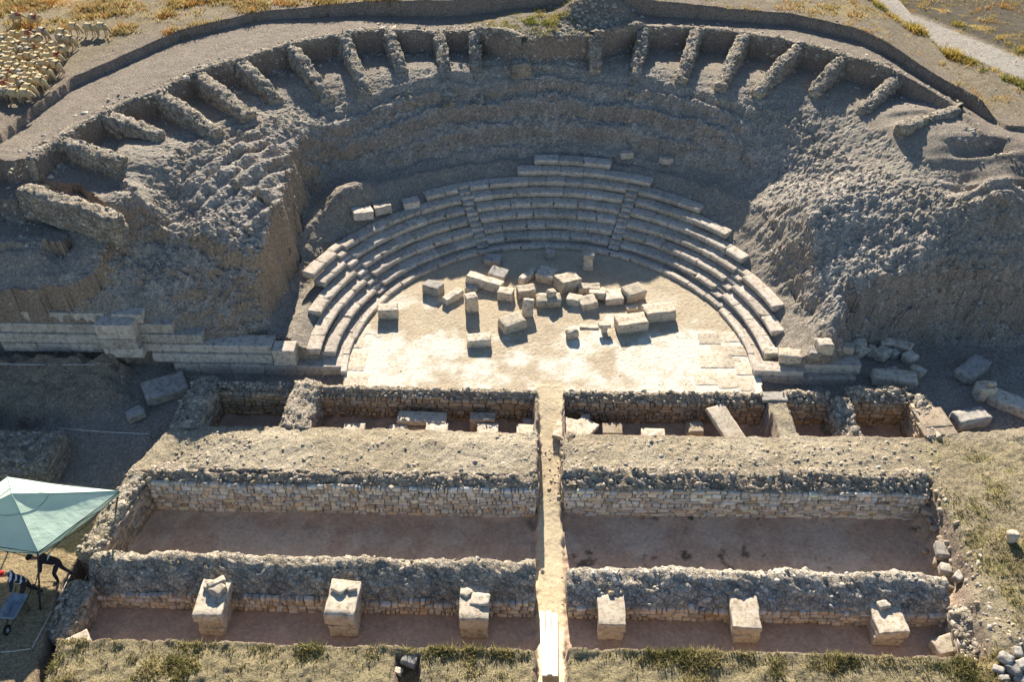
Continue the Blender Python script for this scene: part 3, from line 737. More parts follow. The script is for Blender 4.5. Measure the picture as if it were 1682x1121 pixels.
# ------------------------------------------------------------------ walls of the stage building
def wall(name, label, build, cat='wall', group=None):
    hp = Heap(); build(hp); me = hp.mesh(name, M['masonry'])
    me.materials.append(M['coursed'])
    order = []
    for f in hp.F:
        if f.shape[1] not in order: order.append(f.shape[1])
    fm = np.concatenate([np.full(len(f), c) for k in order for f, c in zip(hp.F, hp.C) if f.shape[1] == k])
    me.polygons.foreach_set('material_index', fm.astype(np.int32))
    return tag(obj(name, me), label, cat, group)
DARKB = (0.36, 0.31, 0.25); PALE = (0.52, 0.46, 0.375); EARTH = (0.36, 0.31, 0.235)
def retaining(y0, y1, x0, x1, zb, zt, back, seed, sl=0.45, lip=0.24, amp=0.06, base=(0.46, 0.40, 0.32), face=(0.66, 0.595, 0.51), nrub=300, top=None):
    jt = jag(zt, 0.07, seed)
    def b(hp):
        pth = [(x0, y0), (x1, y1)]          # right of an eastward path is -y, toward the viewer
        pf = lambda s, L: [(-0.10, zb-0.15), (-0.10, jt(s)), (-0.16, jt(s)+0.06), (-sl, lip+0.04*math.sin(s*1.3)), (-back, lip-0.05), (-back, lip-0.5)]
        sweep(hp, pth, pf, amp, base)
        n = (0, -1) if abs(y1-y0) < 1e-6 else ((y1-y0)/math.hypot(x1-x0, y1-y0), -(x1-x0)/math.hypot(x1-x0, y1-y0))
        stone_face(hp, (x0, y0), (x1, y1), n, zb, jt, face, seed=seed, warm_low=0.3)
        top_rubble(hp, pth, sl+0.35, lambda s, u: jt(s)+0.10+(lip-jt(s))*min(1, max(0, -u/sl)), nrub, 0.06, 0.26, -sl*0.6, seed=seed)
    return b
wall('stone_wall', 'long coursed rubble wall at the back of the large left pit, below the flat earth platform', retaining(-7.62, -7.62, -17.35, -0.56, -1.75, 0.02, 1.0, 21, 0.42, 0.26))
wall('stone_wall', 'long coursed rubble wall with ragged hollowed top at the back of the large right pit', retaining(-7.42, -7.28, 0.62, 16.25, -1.75, -0.12, 1.1, 22, 0.75, 0.22, 0.10, nrub=330, face=(0.66, 0.60, 0.52)))
wall('stone_wall', 'low rubble wall behind the narrow left trench, along the orchestra edge', retaining(-1.82, -1.9, -11.0, -0.62, -1.6, -0.12, 0.55, 23, 0.22, 0.12, 0.05, face=(0.48, 0.37, 0.26), nrub=160))
wall('stone_wall', 'low rubble wall behind the narrow right trench, along the bright orchestra edge', retaining(-1.92, -1.78, 0.72, 10.25, -1.6, -0.10, 0.5, 24, 0.25, 0.12, 0.06, face=(0.48, 0.37, 0.26), nrub=300))
wall('stone_wall', 'short rubble back wall of the small square pit at the left end', retaining(-1.82, -1.8, -15.85, -12.2, -1.6, -0.10, 0.6, 25, 0.3, 0.14, 0.07, face=(0.55, 0.42, 0.28), nrub=120))
wall('stone_wall', 'short rubble back wall of the small pit right of the sandy gap', retaining(-1.72, -1.72, 11.1, 13.3, -1.6, -0.12, 0.6, 26, 0.3, 0.14, 0.07, face=(0.55, 0.42, 0.29), nrub=90))
wall('stone_wall', 'short rubble back wall of the reddish pit at the far right end', retaining(-1.6, -1.58, 14.2, 17.0, -1.7, -0.12, 0.75, 27, 0.4, 0.2, 0.08, face=(0.52, 0.40, 0.27), nrub=120))
def cheek(x, ya, yb, side, seed):
    def b(hp):
        jt = jag(-0.02, 0.08, seed)
        pth = [(x, ya), (x, yb)] if side > 0 else [(x, yb), (x, ya)]
        # right of a northward path is +x, right of a southward path is -x
        pth = [(x, yb), (x, ya)] if side > 0 else [(x, ya), (x, yb)]
        sweep(hp, pth, lambda s, L: [(-0.09, -1.8), (-0.09, jt(s)), (-0.25, 0.16), (-0.5, 0.1), (-0.5, -0.4)], 0.06, DARKB if side < 0 else PALE)
        stone_face(hp, pth[0], pth[1], (side, 0), -1.75, jt, (0.36, 0.30, 0.23), seed=seed)
        top_rubble(hp, pth, 0.5, lambda s, u: 0.12, 60, 0.06, 0.2, -0.25, seed=seed)
    return b
wall('stone_wall', 'thin dark side wall of the left platform along the sunlit middle passage', cheek(-0.54, -4.25, -7.6, 1, 31))
wall('stone_wall', 'ragged dark side wall of the right platform along the sunlit middle passage', cheek(0.62, -4.3, -7.4, -1, 32))
def endwall(p0, p1, face_n, zb, z0, z1, width, seed, amp=0.07, face=(0.42, 0.35, 0.27), outdrop=-1.6, nrub=220):
    def b(hp):
        d = np.array(p1, float)-np.array(p0, float); L_ = np.linalg.norm(d); d /= L_
        right = np.array([d[1], -d[0]])
        a, c = (p0, p1) if right@np.array(face_n) > 0 else (p1, p0)
        za, zc = (z0, z1) if a is p0 else (z1, z0)
        zt = lambda s: za+(zc-za)*s/L_+0.06*math.sin(s*2.1+seed)
        sweep(hp, [a, c], lambda s, L: [(-0.09, zb-0.1), (-0.10, zt(s)-0.12), (-0.2, zt(s)+0.02), (-width*0.6, zt(s)+0.06), (-width, zt(s)-0.15), (-width-0.15, outdrop)], amp, PALE)
        dd = np.array(c, float)-np.array(a, float); dd /= np.linalg.norm(dd)
        stone_face(hp, a, c, (dd[1], -dd[0]), zb, lambda s: zt(s)-0.12, face, seed=seed, out=0.07)
        top_rubble(hp, [a, c], width, lambda s, u: zt(s)+0.04, nrub, 0.06, 0.24, -width/2, seed=seed)
    return b
wall('stone_wall', 'slanting rubble end wall of the large left pit, nearest the green tent', endwall((-17.35, -7.3), (-18.15, -11.3), (1, 0), -1.75, 0.18, -0.15, 1.0, 41))
wall('stone_wall', 'broad rubble end wall beside the small square pit at the left', endwall((-15.85, -1.1), (-16.1, -4.4), (1, 0), -1.6, 0.22, 0.12, 1.35, 42, 0.1, (0.47, 0.37, 0.26), -0.9, 260))
wall('stone_wall', 'low rubble end wall of the front left trench beside the white corner stone', endwall((-17.95, -12.5), (-18.05, -14.7), (1, 0), -1.75, -0.3, -0.7, 1.0, 43, 0.09, (0.45, 0.36, 0.27), -2.0, 160))
wall('stone_wall', 'collapsed rubble end wall of the front right trench', endwall((15.5, -12.4), (15.3, -14.6), (-1, 0), -1.75, -0.55, -0.75, 1.2, 44, 0.13, (0.40, 0.34, 0.27), -0.6, 300))
def stub(p0, p1, width, zb, z0, z1, seed, amp=0.09, tint=PALE, nrub=120):
    def b(hp):
        L_ = math.dist(p0, p1); zt = lambda s: z0+(z1-z0)*(s/L_)**2+0.05*math.sin(s*2.5+seed); w = width/2
        sweep(hp, [p0, p1], lambda s, L: [(w*1.05, zb), (w, zt(s)-0.22), (w*0.75, zt(s)-0.03), (0, zt(s)+0.06), (-w*0.75, zt(s)-0.03), (-w, zt(s)-0.22), (-w*1.05, zb)], amp, tint)
        top_rubble(hp, [p0, p1], width*0.85, lambda s, u: zt(s), nrub, 0.07, 0.26, 0, seed=seed)
    return b
wall('stone_wall', 'thick rubble stub between the small square pit and the narrow left trench', stub((-11.6, -1.2), (-11.75, -4.2), 1.35, -1.8, 0.25, 0.05, 51))
wall('stone_wall', 'pale crumbling rubble stub between the two small pits at the right', stub((13.75, -1.7), (13.9, -4.05), 0.95, -1.8, 0.1, -0.45, 52, 0.12, (0.55, 0.49, 0.40)))
wall('stone_wall', 'rubble end wall right of the reddish small pit at the far right', endwall((17.0, -1.4), (17.05, -4.1), (-1, 0), -1.7, 0.15, 0.08, 0.8, 45, 0.08, (0.46, 0.36, 0.26), -0.5, 110))
def bermwall(x0, x1, crest, seed, base=PALE, topc=(0.46, 0.41, 0.33), nrub=380, amp=0.08, ft=-0.95):
    cr = jag(crest, 0.22, seed, 0.8); ft_ = jag(ft, 0.08, seed+3, 0.8)
    def b(hp):
        pth = [(x0, -12.6), (x1, -12.6)]
        def pf(s, L):
            c = cr(s); f = ft_(s)
            return [(-0.09, -1.9), (-0.09, f), (-0.18, f+0.07), (-0.5, f+(c-f)*0.5-0.02), (-0.98, c-0.08), (-1.22, c), (-1.42, c-0.10), (-1.55, c-0.5), (-1.6, -1.9)]
        sweep(hp, pth, pf, amp, base)
        stone_face(hp, pth[0], pth[1], (0, -1), -1.78, ft_, (0.64, 0.56, 0.46), seed=seed, warm_low=0.3)
        zf = lambda s, u: np.interp(-u, [0, 0.12, 0.5, 0.98, 1.22, 1.45], [ft_(s), ft_(s)+0.07, ft_(s)+(cr(s)-ft_(s))*0.5, cr(s)-0.08, cr(s), cr(s)-0.1])
        top_rubble(hp, pth, 1.45, zf, nrub, 0.05, 0.26, -0.72, topc, seed)
    return b
wall('stone_wall', 'thick crumbling front wall on the left with three block piers before it', bermwall(-18.3, -0.62, -0.02, 61, (0.52, 0.465, 0.38)))
wall('stone_wall', 'thick white-topped stony front wall on the right with three block piers before it', bermwall(0.72, 15.6, -0.30, 62, (0.58, 0.53, 0.45), (0.62, 0.57, 0.48), 480, 0.08, -1.0))

a_, b_ = at(-170, 742, 0.1), at(92, 738, 0.1)
wall('stone_wall', 'broad stump of a rough stone-faced wall at the left edge behind the tent', stub((a_[0], a_[1]), (b_[0], b_[1]), 2.5, -1.2, 0.22, 0.1, 53, 0.13, (0.47, 0.42, 0.34), 420))
# piers of stacked blocks in the front trench
def pier(x, w, y0, y1, ztop, ncourse, seed, label, extra=None):
    o = empty('stone_pier', (x, (y0+y1)/2, -1.75)); tag(o, label, 'pier', 'block piers in the front trench')
    h = (ztop+1.75)/ncourse; 
    for k in range(ncourse):
        ww = w*(1-0.05*(ncourse-1-k) if k < ncourse-1 else 1.0)
        obj('block', block_mesh('block', ww*0.97, (y1-y0)*(1.0 if k == ncourse-1 else 0.95), h-0.015, seed+k, M['block'], r=0.03, chip=0.42, wear=0.055), o, (0.03*math.sin(seed+k*2), (k % 2)*0.03, k*h), (0.02*math.sin(seed*1.7+k), 0.02*math.sin(seed*2.3+k*3), 0.05*math.sin(seed+k*1.9)))
    if extra:
        for (dx, dy, l, w_, hh, s) in extra:
            obj('loose_stone', block_mesh('loose_stone', l, w_, hh, s, M['block'], r=0.05, chip=0.6, wear=0.06), o, (dx, dy, ncourse*h-0.02), (0.1, 0.05, s))
    return o
pier(-13.1, 1.15, -13.85, -12.15, -0.32, 3, 301, 'tall pier of three pale blocks with lumpy stones on top, leftmost in its trench', [(0.2, 0.25, 0.55, 0.5, 0.3, 31), (0.05, 0.5, 0.7, 0.3, 0.35, 32), (-0.25, 0.45, 0.4, 0.3, 0.2, 33)])
pier(-8.0, 1.2, -13.75, -12.15, -0.25, 2, 311, 'tall square block pier in the middle of the front left trench', [(-0.2, 0.35, 0.5, 0.4, 0.16, 34), (0.3, 0.4, 0.4, 0.3, 0.14, 35)])
pier(-2.95, 1.15, -13.7, -12.15, -0.4, 2, 321, 'block pier with a small split slab on top, left of the plank walkway', [(0.25, 0.1, 0.5, 0.75, 0.14, 36), (-0.3, 0.4, 0.35, 0.4, 0.12, 37)])
pier(2.4, 1.08, -13.62, -12.15, -0.70, 2, 331, 'low block pier with bright sunlit top, right of the plank walkway')
pier(7.55, 1.12, -13.62, -12.15, -0.66, 2, 341, 'block pier in the middle of the front right trench, top half in shade')
pier(13.05, 1.22, -13.58, -12.15, -0.78, 2, 351, 'wide block pier at the right end of the front trench', [(-0.1, 0.45, 0.5, 0.3, 0.2, 38)])

# ------------------------------------------------------------------ walls of the rim niches
ordn = ['first','second','third','fourth','fifth','sixth','seventh','eighth','ninth','tenth','eleventh','twelfth','thirteenth','fourteenth','fifteenth','sixteenth','seventeenth','eighteenth','nineteenth','twentieth']
for i, (a, b) in enumerate(NWw):
    if i == 1: a = a+(b-a)*0.14
    if i in (11, 12): a = a+(b-a)*0.35
    def bld(hp, a=a, b=b, i=i):
        w = (0.42 if i not in (11,) else 0.7)*(1.15 if i < 6 else 1.0)*0.82; L_ = np.linalg.norm(a-b)
        dr_ = (b-a)/np.linalg.norm(b-a); zO = float(sample(*(b+dr_*1.0))); zI = float(sample(*(a-dr_*0.1)))+0.4
        if i == 0: zO, zI = ZT-0.05, ZT-0.5
        if i >= 17: zO = max(zO, float(sample(*a))+0.6)
        if i == 19: zO = max(float(sample(*(a+(b-a)*t_))) for t_ in (0, .3, .6, 1))+0.15; zI = zO-0.2
        if i == 11: zO = zI = float(sample(*(b+(a-b)*.3)))+0.45
        hgt = np.interp(i, [0, 5, 10, 12, 16, 18, 19], [0.45, .62, .74, .70, .74, .6, .45])
        def pf(s, L):
            p = b+(a-b)*s/L_; g_ = float(sample(*(a+(b-a)*0.4+np.array([(b-a)[1],-(b-a)[0]])*0.25))); zt = zO+(zI-zO)*(s/L_)**1.4+0.05*math.sin(s*2.2+i); zb = float(sample(*p))-0.5
            zb = min(zb, zt-0.4)
            return [(w*1.1, max(zb, zt-1.5)), (w, zt-0.25), (w*0.9, zt-0.05), (0, zt+0.0), (-w*0.9, zt-0.05), (-w, zt-0.2), (-w*1.1, max(zb, zt-1.5))]
        sweep(hp, [b, a], pf, 0.085, (0.46, 0.415, 0.345), 0.10, 0.09)
        g_ = float(sample(*(a+(b-a)*0.4+np.array([(b-a)[1],-(b-a)[0]])*0.25)))
        top_rubble(hp, [b, a], w*1.7, lambda s, u: zO+(zI-zO)*(s/L_)**1.4, 70, 0.06, 0.22, 0, (0.45, 0.41, 0.34), 400+i)
    wall('niche_wall', f'{ordn[i]} rough rubble wall dividing the rim niches, counting from the left end', bld, 'wall', 'dividing walls of the rim niches')
for i in range(len(NWw)-1):
    if i == 11: continue
    a = NWw[i][1]; b = NWw[i+1][1]
    def bld(hp, a=a, b=b, i=i):
        am = 0.06
        def pf(s, L):
            p = a+(b-a)*s/L; d = (b-a)/L; rt = np.array([d[1], -d[0]])
            zin = float(sample(*(p+rt*0.9))); zo = float(sample(*(p-rt*0.9))); zo = max(zo, zin+0.35)
            bow = -0.15*math.sin(math.pi*s/L)
            return [(0.05+bow, zin-0.3), (0.0+bow, zo-0.02), (-0.12+bow, zo+0.07), (-0.45+bow, zo+0.05), (-0.6+bow, zo-0.3)]
        sweep(hp, [a, b], pf, am, (0.42, 0.375, 0.31), 0.10, 0.09, (False, False))
        zo = float(sample(*(0.5*(a+b)+np.array([-(b-a)[1], (b-a)[0]])/np.linalg.norm(b-a)*0.9)))
        top_rubble(hp, [a, b], 0.9, lambda s, u: zo+0.05, 60, 0.05, 0.2, -0.35, (0.42, 0.38, 0.31), 450+i)
    wall('niche_back_wall', f'rubble back wall of the rim niche between the {ordn[i]} and {ordn[i+1]} dividing walls from the left', bld, 'wall', 'back walls of the rim niches')
# ------------------------------------------------------------------ seating
R0 = 9.95
def rowR(k): return 10.62+0.637*(k-1)
def rowT(k): return 0.36*k+0.06
def phi(px, py, z): p = at(px, py, z); return math.atan2(p[0], p[1]-CY)
def arc_block(name, r, zb, zt, a0, a1, depth, seed, mat, nose=0.035, parent=None, gap=0.006, wear=0.014):
    "one curved seat stone with an overhanging nosing"
    g = np.random.default_rng(seed)
    r = r+g.normal(0, 0.018); zt = zt+g.normal(0, 0.012); a0 += gap/r; a1 -= gap/r
    h = zt-zb
    prof = np.array([(depth, zb), (nose*2.4+0.02, zb), (nose*2.2+0.01, zb+h*0.22), (nose, zb+h*0.5), (0.012, zt-h*0.34), (0.0, zt-h*0.16), (0.006, zt-0.03), (0.03, zt), (depth*0.3, zt), (depth*0.6, zt), (depth, zt)])
    n = max(4, int((a1-a0)*r/0.16))
    e = 0.25*(1/(n)); ts = np.concatenate([[0, e*0.3], np.linspace(e, 1-e, n), [1-e*0.3, 1]])
    G = []
    for i, t in enumerate(ts):
        a = a0+(a1-a0)*t; pr = prof.copy()
        if i in (0, len(ts)-1): pr[:, 0] = np.clip(pr[:, 0], 0.02, None); pr[:, 1] = np.minimum(pr[:, 1], zt-0.018)
        rr = r+pr[:, 0]; G.append(np.stack([rr*math.sin(a), CY+rr*math.cos(a), pr[:, 1]], 1))
    G = np.array(G); m = G.shape[1]; V = G.reshape(-1, 3)
    o = g.uniform(0, 60, 3)
    D = np.stack([fbm(V[:, 0]+o[0]+k*9, V[:, 1]+o[1], V[:, 2]+o[2], s=3.0, o=3) for k in range(3)], 1)
    V = V+D*wear*1.5
    c = V.mean(0); ang = g.normal(0, 0.006); V[:, 2] += (V[:, 0]-c[0])*ang
    for _ in range(g.integers(0, 4)):      # chipped edges
        q = V[g.integers(0, len(ts))*m+g.integers(4, 8)]; d = np.linalg.norm(V-q, axis=1); w = np.clip(1-d/g.uniform(0.1, 0.26), 0, 1)
        V = V+(c-V)*(w*0.2)[:, None]
    F1 = grid_faces(len(ts), m); e0 = np.arange(m)[None]; e1 = (len(V)-m+np.arange(m))[::-1][None]
    me = np_mesh(name, V, [F1[:, ::-1], np.concatenate([e0, e1])], mat)
    return obj(name, me, parent)
# stairways: the angle of each, from the photograph, taken at the lowest and highest row they cross
ST = [(((615, 474), 1), ((546, 407), 5), 1, 5), (((795, 406), 1), ((764, 317), 6), 1, 6), (((1007, 408), 1), ((1037, 317), 6), 1, 6), (((1208, 471), 1), ((1252, 440), 3), 1, 3)]
def st_phi(s, k):
    (p0, k0), (p1, k1) = s[0], s[1]
    a0 = phi(*p0, rowT(k0)-0.2); a1 = phi(*p1, rowT(k1)-0.2)
    return 0.5*(a0+a1)
ends = {1: ((560, 579), (1276, 580)), 2: ((533, 574), (1262, 545)), 3: ((521, 512), (1277, 503)), 4: ((523, 462), (1222, 424)), 5: ((506, 448), (1195, 383)), 6: ((701, 322), (1152, 341)), 7: ((853, 291), (1066, 303)), 8: ((879, 271), (1000, 277))}
rowlab = {1: 'lowest curved row of pale stone seats, just above the orchestra kerb', 2: 'second lowest curved row of stone seats, its left end broken into loose lit blocks',
          3: 'third curved row of stone seats from the bottom', 4: 'fourth curved row of stone seats from the bottom', 5: 'fifth curved row of stone seats, highest one reaching the lit left end',
          6: 'sixth curved row of stone seats, the last crossed by both middle stairs', 7: 'short seat row second from the top, of about five long stones', 8: 'topmost seat row of only three stones'}
for k in range(1, 9):
    zt = rowT(k); r = rowR(k)
    a0 = phi(*ends[k][0], zt); a1 = phi(*ends[k][1], zt)
    o = empty('seat_row', (0, CY+r, 0)); tag(o, rowlab[k], 'seat row', 'curved rows of stone seats')
    cuts = []
    for s in ST:
        if s[2] <= k <= s[3] and a0 < st_phi(s, k) < a1: cuts.append(st_phi(s, k))
    hw = 0.36/r
    segs = []; c = a0
    for q in sorted(cuts): segs.append((c, q-hw)); c = q+hw
    segs.append((c, a1))
    g = np.random.default_rng(900+k); kk = 0
    for (b0, b1) in segs:
        if b1-b0 < 0.01: continue
        Ls = (b1-b0)*r; n = max(1, int(round(Ls/(1.22 if k < 7 else 1.33))))
        w = g.uniform(0.8, 1.2, n); w = np.concatenate([[0], np.cumsum(w)/w.sum()])
        for i in range(n):
            ob = arc_block('seat_stone', r, zt-0.37, zt, b0+(b1-b0)*w[i], b0+(b1-b0)*w[i+1], 0.72, k*100+kk, M['seat']); kk += 1
            ob.parent = o; ob.matrix_parent_inverse = Matrix.Translation((0, -(CY+r), 0))
sl = ['steep stairway of small notched steps at the far left of the seats', 'notched stairway left of the middle, cut through six seat rows', 'notched stairway right of the middle, cut through six seat rows', 'short stairway at the right end of the seats, worn and sunlit']
for si, s in enumerate(ST):
    o = None
    for k in range(s[2], s[3]+1):
        q = st_phi(s, k); r = rowR(k); zt = rowT(k); hw = 0.33/r
        if o is None:
            o = empty('stairway', (r*math.sin(q), CY+r*math.cos(q), 0.0)); tag(o, sl[si], 'stairs', 'stairways between the seats')
            inv = Matrix.Translation(-Vector(o.location))
        st_ = arc_block('step', r-0.16, zt-0.37, zt-0.17, q-hw, q+hw, 0.42, 3000+si*50+k, M['seat'], 0.01); st_.parent = o; st_.matrix_parent_inverse = inv
        bk = arc_block('step', r+0.26, zt-0.37, zt-0.0, q-hw-0.03/r, q+hw+0.03/r, 0.46, 3300+si*50+k, M['seat'], 0.01); bk.parent = o; bk.matrix_parent_inverse = inv
# kerb round the orchestra
o = empty('orchestra_kerb', (0, CY+R0, 0)); tag(o, 'thin curved stone kerb ring edging the orchestra floor below the seats', 'kerb')
a0, a1 = phi(572, 612, 0.1), phi(1240, 612, 0.1); n = 26
for i in range(n):
    b = arc_block('kerb_stone', R0, -0.15, 0.20, a0+(a1-a0)*i/n, a0+(a1-a0)*(i+1)/n, 0.30, 5000+i, M['seat'], 0.02, gap=0.004, wear=0.008)
    b.parent = o; b.matrix_parent_inverse = Matrix.Translation((0, -(CY+R0), 0))
    b2 = arc_block('gutter_stone', R0+0.29, -0.2, 0.07, a0+(a1-a0)*(i+.4)/n, min(a1, a0+(a1-a0)*(i+1.4)/n), 0.5, 5100+i, M['seat'], 0.0, gap=0.004, wear=0.008)
    b2.parent = o; b2.matrix_parent_inverse = Matrix.Translation((0, -(CY+R0), 0))

# ------------------------------------------------------------------ dressed stone walls at the ends of the seating
def blk(name, x0, x1, yf, depth, z0, z1, seed, mat='seat', parent=None, loc=None, **kw):
    kw = dict(dict(r=0.022, chip=0.14, wear=0.018), **kw)
    me = block_mesh(name, x1-x0-0.008, depth, z1-z0-0.006, seed, M[mat], **kw)
    c = np.array([(x0+x1)/2, yf+depth/2, z0])
    ob = obj(name, me, parent, c-(np.array(loc) if loc is not None else 0)); return ob
def course_wall(label, courses, seed, loc, group=None):
    o = empty('ashlar_wall', loc); tag(o, label, 'wall', group); g = np.random.default_rng(seed); k = 0
    for (x0, x1, yf, depth, z0, z1, lm) in courses:
        n = max(1, int(round((x1-x0)/lm))); w = g.uniform(0.75, 1.25, n); w = x0+(x1-x0)*np.concatenate([[0], np.cumsum(w)/w.sum()])
        for i in range(n):
            blk('ashlar_block', w[i], w[i+1], yf+g.normal(0, 0.012), depth, z0+0.003, z1, seed*100+k, 'seat', o, loc); k += 1
    return o
course_wall('tall stepped wall of dressed pale blocks at the left wing, descending toward the seats', [
    (-18.6, -10.12, 0.02, 0.75, -0.62, 0.08, 1.5), (-19.6, -13.62, 0.16, 0.8, 0.08, 0.60, 1.4), (-20.3, -13.62, 0.34, 0.9, 0.60, 1.06, 1.35),
    (-20.8, -17.0, 0.42, 0.95, 1.06, 1.62, 1.25), (-20.9, -18.36, 0.52, 1.0, 1.62, 2.16, 1.25), (-21.2, -19.72, 0.60, 1.1, 2.16, 2.70, 1.5),
    (-29.5, -21.6, 0.66, 1.2, 2.10, 2.68, 1.6), (-29.5, -21.6, 0.50, 0.9, 1.56, 2.10, 1.7), (-29.5, -21.2, 0.36, 0.9, 1.02, 1.56, 1.6), (-27, -20.3, 0.28, 0.8, 0.5, 1.02, 1.5)], 71, (-18, 0.3, -0.6))
course_wall('projecting buttress of large pale blocks on the left wing wall', [(-21.75, -19.85, -0.12, 1.0, 0.55, 1.12, 1.9), (-21.85, -20.0, -0.10, 1.0, 1.12, 1.7, 0.95), (-21.85, -20.0, -0.08, 1.05, 1.7, 2.55, 0.95)], 72, (-20.9, 0.2, 0.5))
course_wall('low foot wall of long pale stones under the right end of the seats', [(9.98, 15.0, 0.0, 0.8, -0.62, -0.05, 2.2), (9.98, 12.4, 0.04, 0.75, -0.05, 0.30, 1.3), (12.45, 15.2, 0.30, 0.8, -0.05, 0.52, 1.9)], 73, (12.5, 0.3, -0.6))
blk_o = tag(blk('ashlar_block', -13.55, -12.45, 0.0, 0.8, 0.10, 1.06, 7400, 'seat'), 'squared pale block standing at the foot of the stepped left wall, beside the row ends', 'block')

# ------------------------------------------------------------------ loose blocks
def rest(name, px, py, l, w, h, yaw, label, mat='block', tilt=(0, 0), lift=0.0, seed=None, cat='block', group=None, sink=0.03, **kw):
    kw = dict(dict(r=0.035, chip=0.48, wear=0.055), **kw)
    p = on_ground(px, py, h/2+lift)
    sd_ = seed if seed is not None else int(px*7+py*13)
    gt = np.random.default_rng(sd_); tw = 4.0 if h > 0.3 and tilt == (0, 0) else 0.0
    ob = obj(name, block_mesh(name, l, w, h, sd_, M[mat], **kw), None, (p[0], p[1], p[2]+lift-sink), (rad(tilt[0]+gt.normal(0, tw)), rad(tilt[1]+gt.normal(0, tw)), rad(yaw)))
    return tag(ob, label, cat, group)
def crop(fr, x0, y0, x1, y1):
    ox, oy, s = {'O': (600, 400, 3.235), '6': (1120, 374, 2.993), '5': (560, 374, 3.0), '4': (0, 374, 3.0), '1': (0, 0, 3.0), '7': (560, 747, 3.0), '8': (1120, 747, 2.993)}[fr]
    return ox+(x0+x1)/2/s, oy+(y0+y1)/2/s
def placed(fr, box, l, w, h, yaw, label, name='stone_block', **kw):
    return rest(name, *crop(fr, *box), l, w, h, yaw, label, **kw)
G_O = 'fallen blocks on the orchestra floor'
ol = [
 ((632,58,728,115), .95,.7,.42,-8,'grey block lying in deep shade just below the left middle stairs',dict(mat='greyblock')),
 ((303,192,418,282), 1.0,.72,.55,-24,'chunky grey block half in shade, upper left of the scattered stones',dict(mat='greyblock')),
 ((65,315,175,403), 1.05,.6,.66,5,'squared block with a dark socket hole, farthest left on the orchestra floor',{}),
 ((413,238,515,325), 1.25,.42,.42,48,'narrow oblong block pointing up to the right, left of the tall upright block',{}),
 ((650,122,768,200), 1.0,.75,.42,-22,'flat grey block behind the long beam-like block',dict(mat='greyblock')),
 ((528,158,735,255), 2.05,.62,.55,-18,'longest beam-like block, sunlit on top, in the upper left of the heap',{}),
 ((528,212,600,255), .75,.5,.25,-5,'small flat stone tucked under the long beam-like block',dict(mat='greyblock')),
 ((525,258,608,365), .62,.55,1.0,20,'tall block standing upright with a long shadow, left part of the heap',{}),
 ((702,228,792,308), .82,.62,.52,-10,'cube-like block just right of the long beam-like block',{}),
 ((820,130,905,222), 1.35,.38,.5,56,'slim leaning block pointing up to the right, top middle of the heap',{}),
 ((900,120,1025,213), 1.0,.95,.5,-20,'broad block with a flat grey top, top middle of the heap',{}),
 ((803,215,910,295), 1.0,.6,.55,12,'squared block above the leaning slab in the middle of the heap',{}),
 ((830,290,893,405), .55,.4,.95,8,'slab leaning upright in the middle of the heap with an orange stained foot',dict(tilt=(-22,8))),
 ((710,372,850,475), 1.25,.85,.62,28,'large rough block at the front middle of the heap, casting a jagged shadow',{}),
 ((905,262,1045,340), 1.35,.8,.52,0,'half-round drum block carrying a small stone',dict(chip=.7,r=.12)),
 ((1000,158,1143,258), 1.25,.95,.72,30,'big sharp-edged block at the top right of the heap',dict(chip=.15)),
 ((1130,212,1250,262), 1.2,.5,.4,0,'oblong block with a white top, right upper part of the heap',{}),
 ((1070,265,1145,330), .75,.62,.42,-14,'small squat block at the left of the right-hand cluster',{}),
 ((1135,270,1237,357), .9,.75,.5,18,'pitted block at the front of the right-hand cluster',{}),
 ((1190,248,1278,298), .85,.42,.4,-8,'short block lying across the middle of the right-hand cluster',dict(lift=.15)),
 ((1250,225,1318,300), .85,.25,.42,-50,'thin slab tipped on edge in the right-hand cluster',dict(tilt=(14,0))),
 ((1268,238,1367,330), 1.0,1.0,.4,8,'broad low block with a lit strip on top, right-hand cluster',{}),
 ((1358,215,1487,307), 1.15,.85,.62,28,'large block with a dark hollow in its top, farthest right of the upper stones',{}),
 ((1388,328,1445,356), .6,.35,.2,5,'small pale stone beneath the large hollowed block',dict(mat='block')),
 ((1325,368,1500,475), 1.6,1.0,.58,12,'large flat-topped block, left one of the two big blocks at the right',dict(chip=.2)),
 ((1475,312,1640,423), 1.65,.9,.62,14,'large flat-topped block, right one of the two big blocks at the right',dict(chip=.2)),
 ((548,478,665,548), 1.2,.65,.48,4,'low white block standing alone at the front of the orchestra floor',dict(chip=.2)),
 ((1072,450,1135,505), .62,.5,.5,20,'small rounded boulder alone at the front, left of the T-shaped stone',dict(chip=.9,r=.15)),
 ((1145,430,1240,455), 1.0,.35,.07,-3,'thin white slab lying flat between the rounded boulder and the T-shaped stone',dict(chip=.3,r=.02,sink=.01)),
]
for b in ol: placed('O', b[0], b[1], b[2], b[3], b[4], b[5], group=G_O, **b[6])
# small stone that lies on the drum block
p = on_ground(*crop('O', 905,262,1045,340), .25)
tag(obj('stone_block', block_mesh('stone_block', .45, .4, .36, 77, M['block'], r=.06, chip=.6), None, (p[0]+.1, p[1]+.1, p[2]+.46), (.1, .2, .5)), 'small rough stone lying on top of the half-round drum block', 'stone', G_O)
# T-shaped stone
p = on_ground(*crop('O', 1240,425,1300,480), .2); hp = Heap()
for (l, w, h, z, s) in ((.3, .3, .34, 0, 4), (.62, .36, .2, .32, 5)):
    V, Fq = block_verts(l, w, h, s, r=.03, chip=.3); hp.add(V+np.array([0, 0, z]), Fq, (.5, .46, .38))
tag(obj('stone_block', hp.mesh('stone_block', M['block']), None, p, (0, 0, .2)), 'T-shaped little stone standing at the front of the orchestra floor', 'stone', G_O)
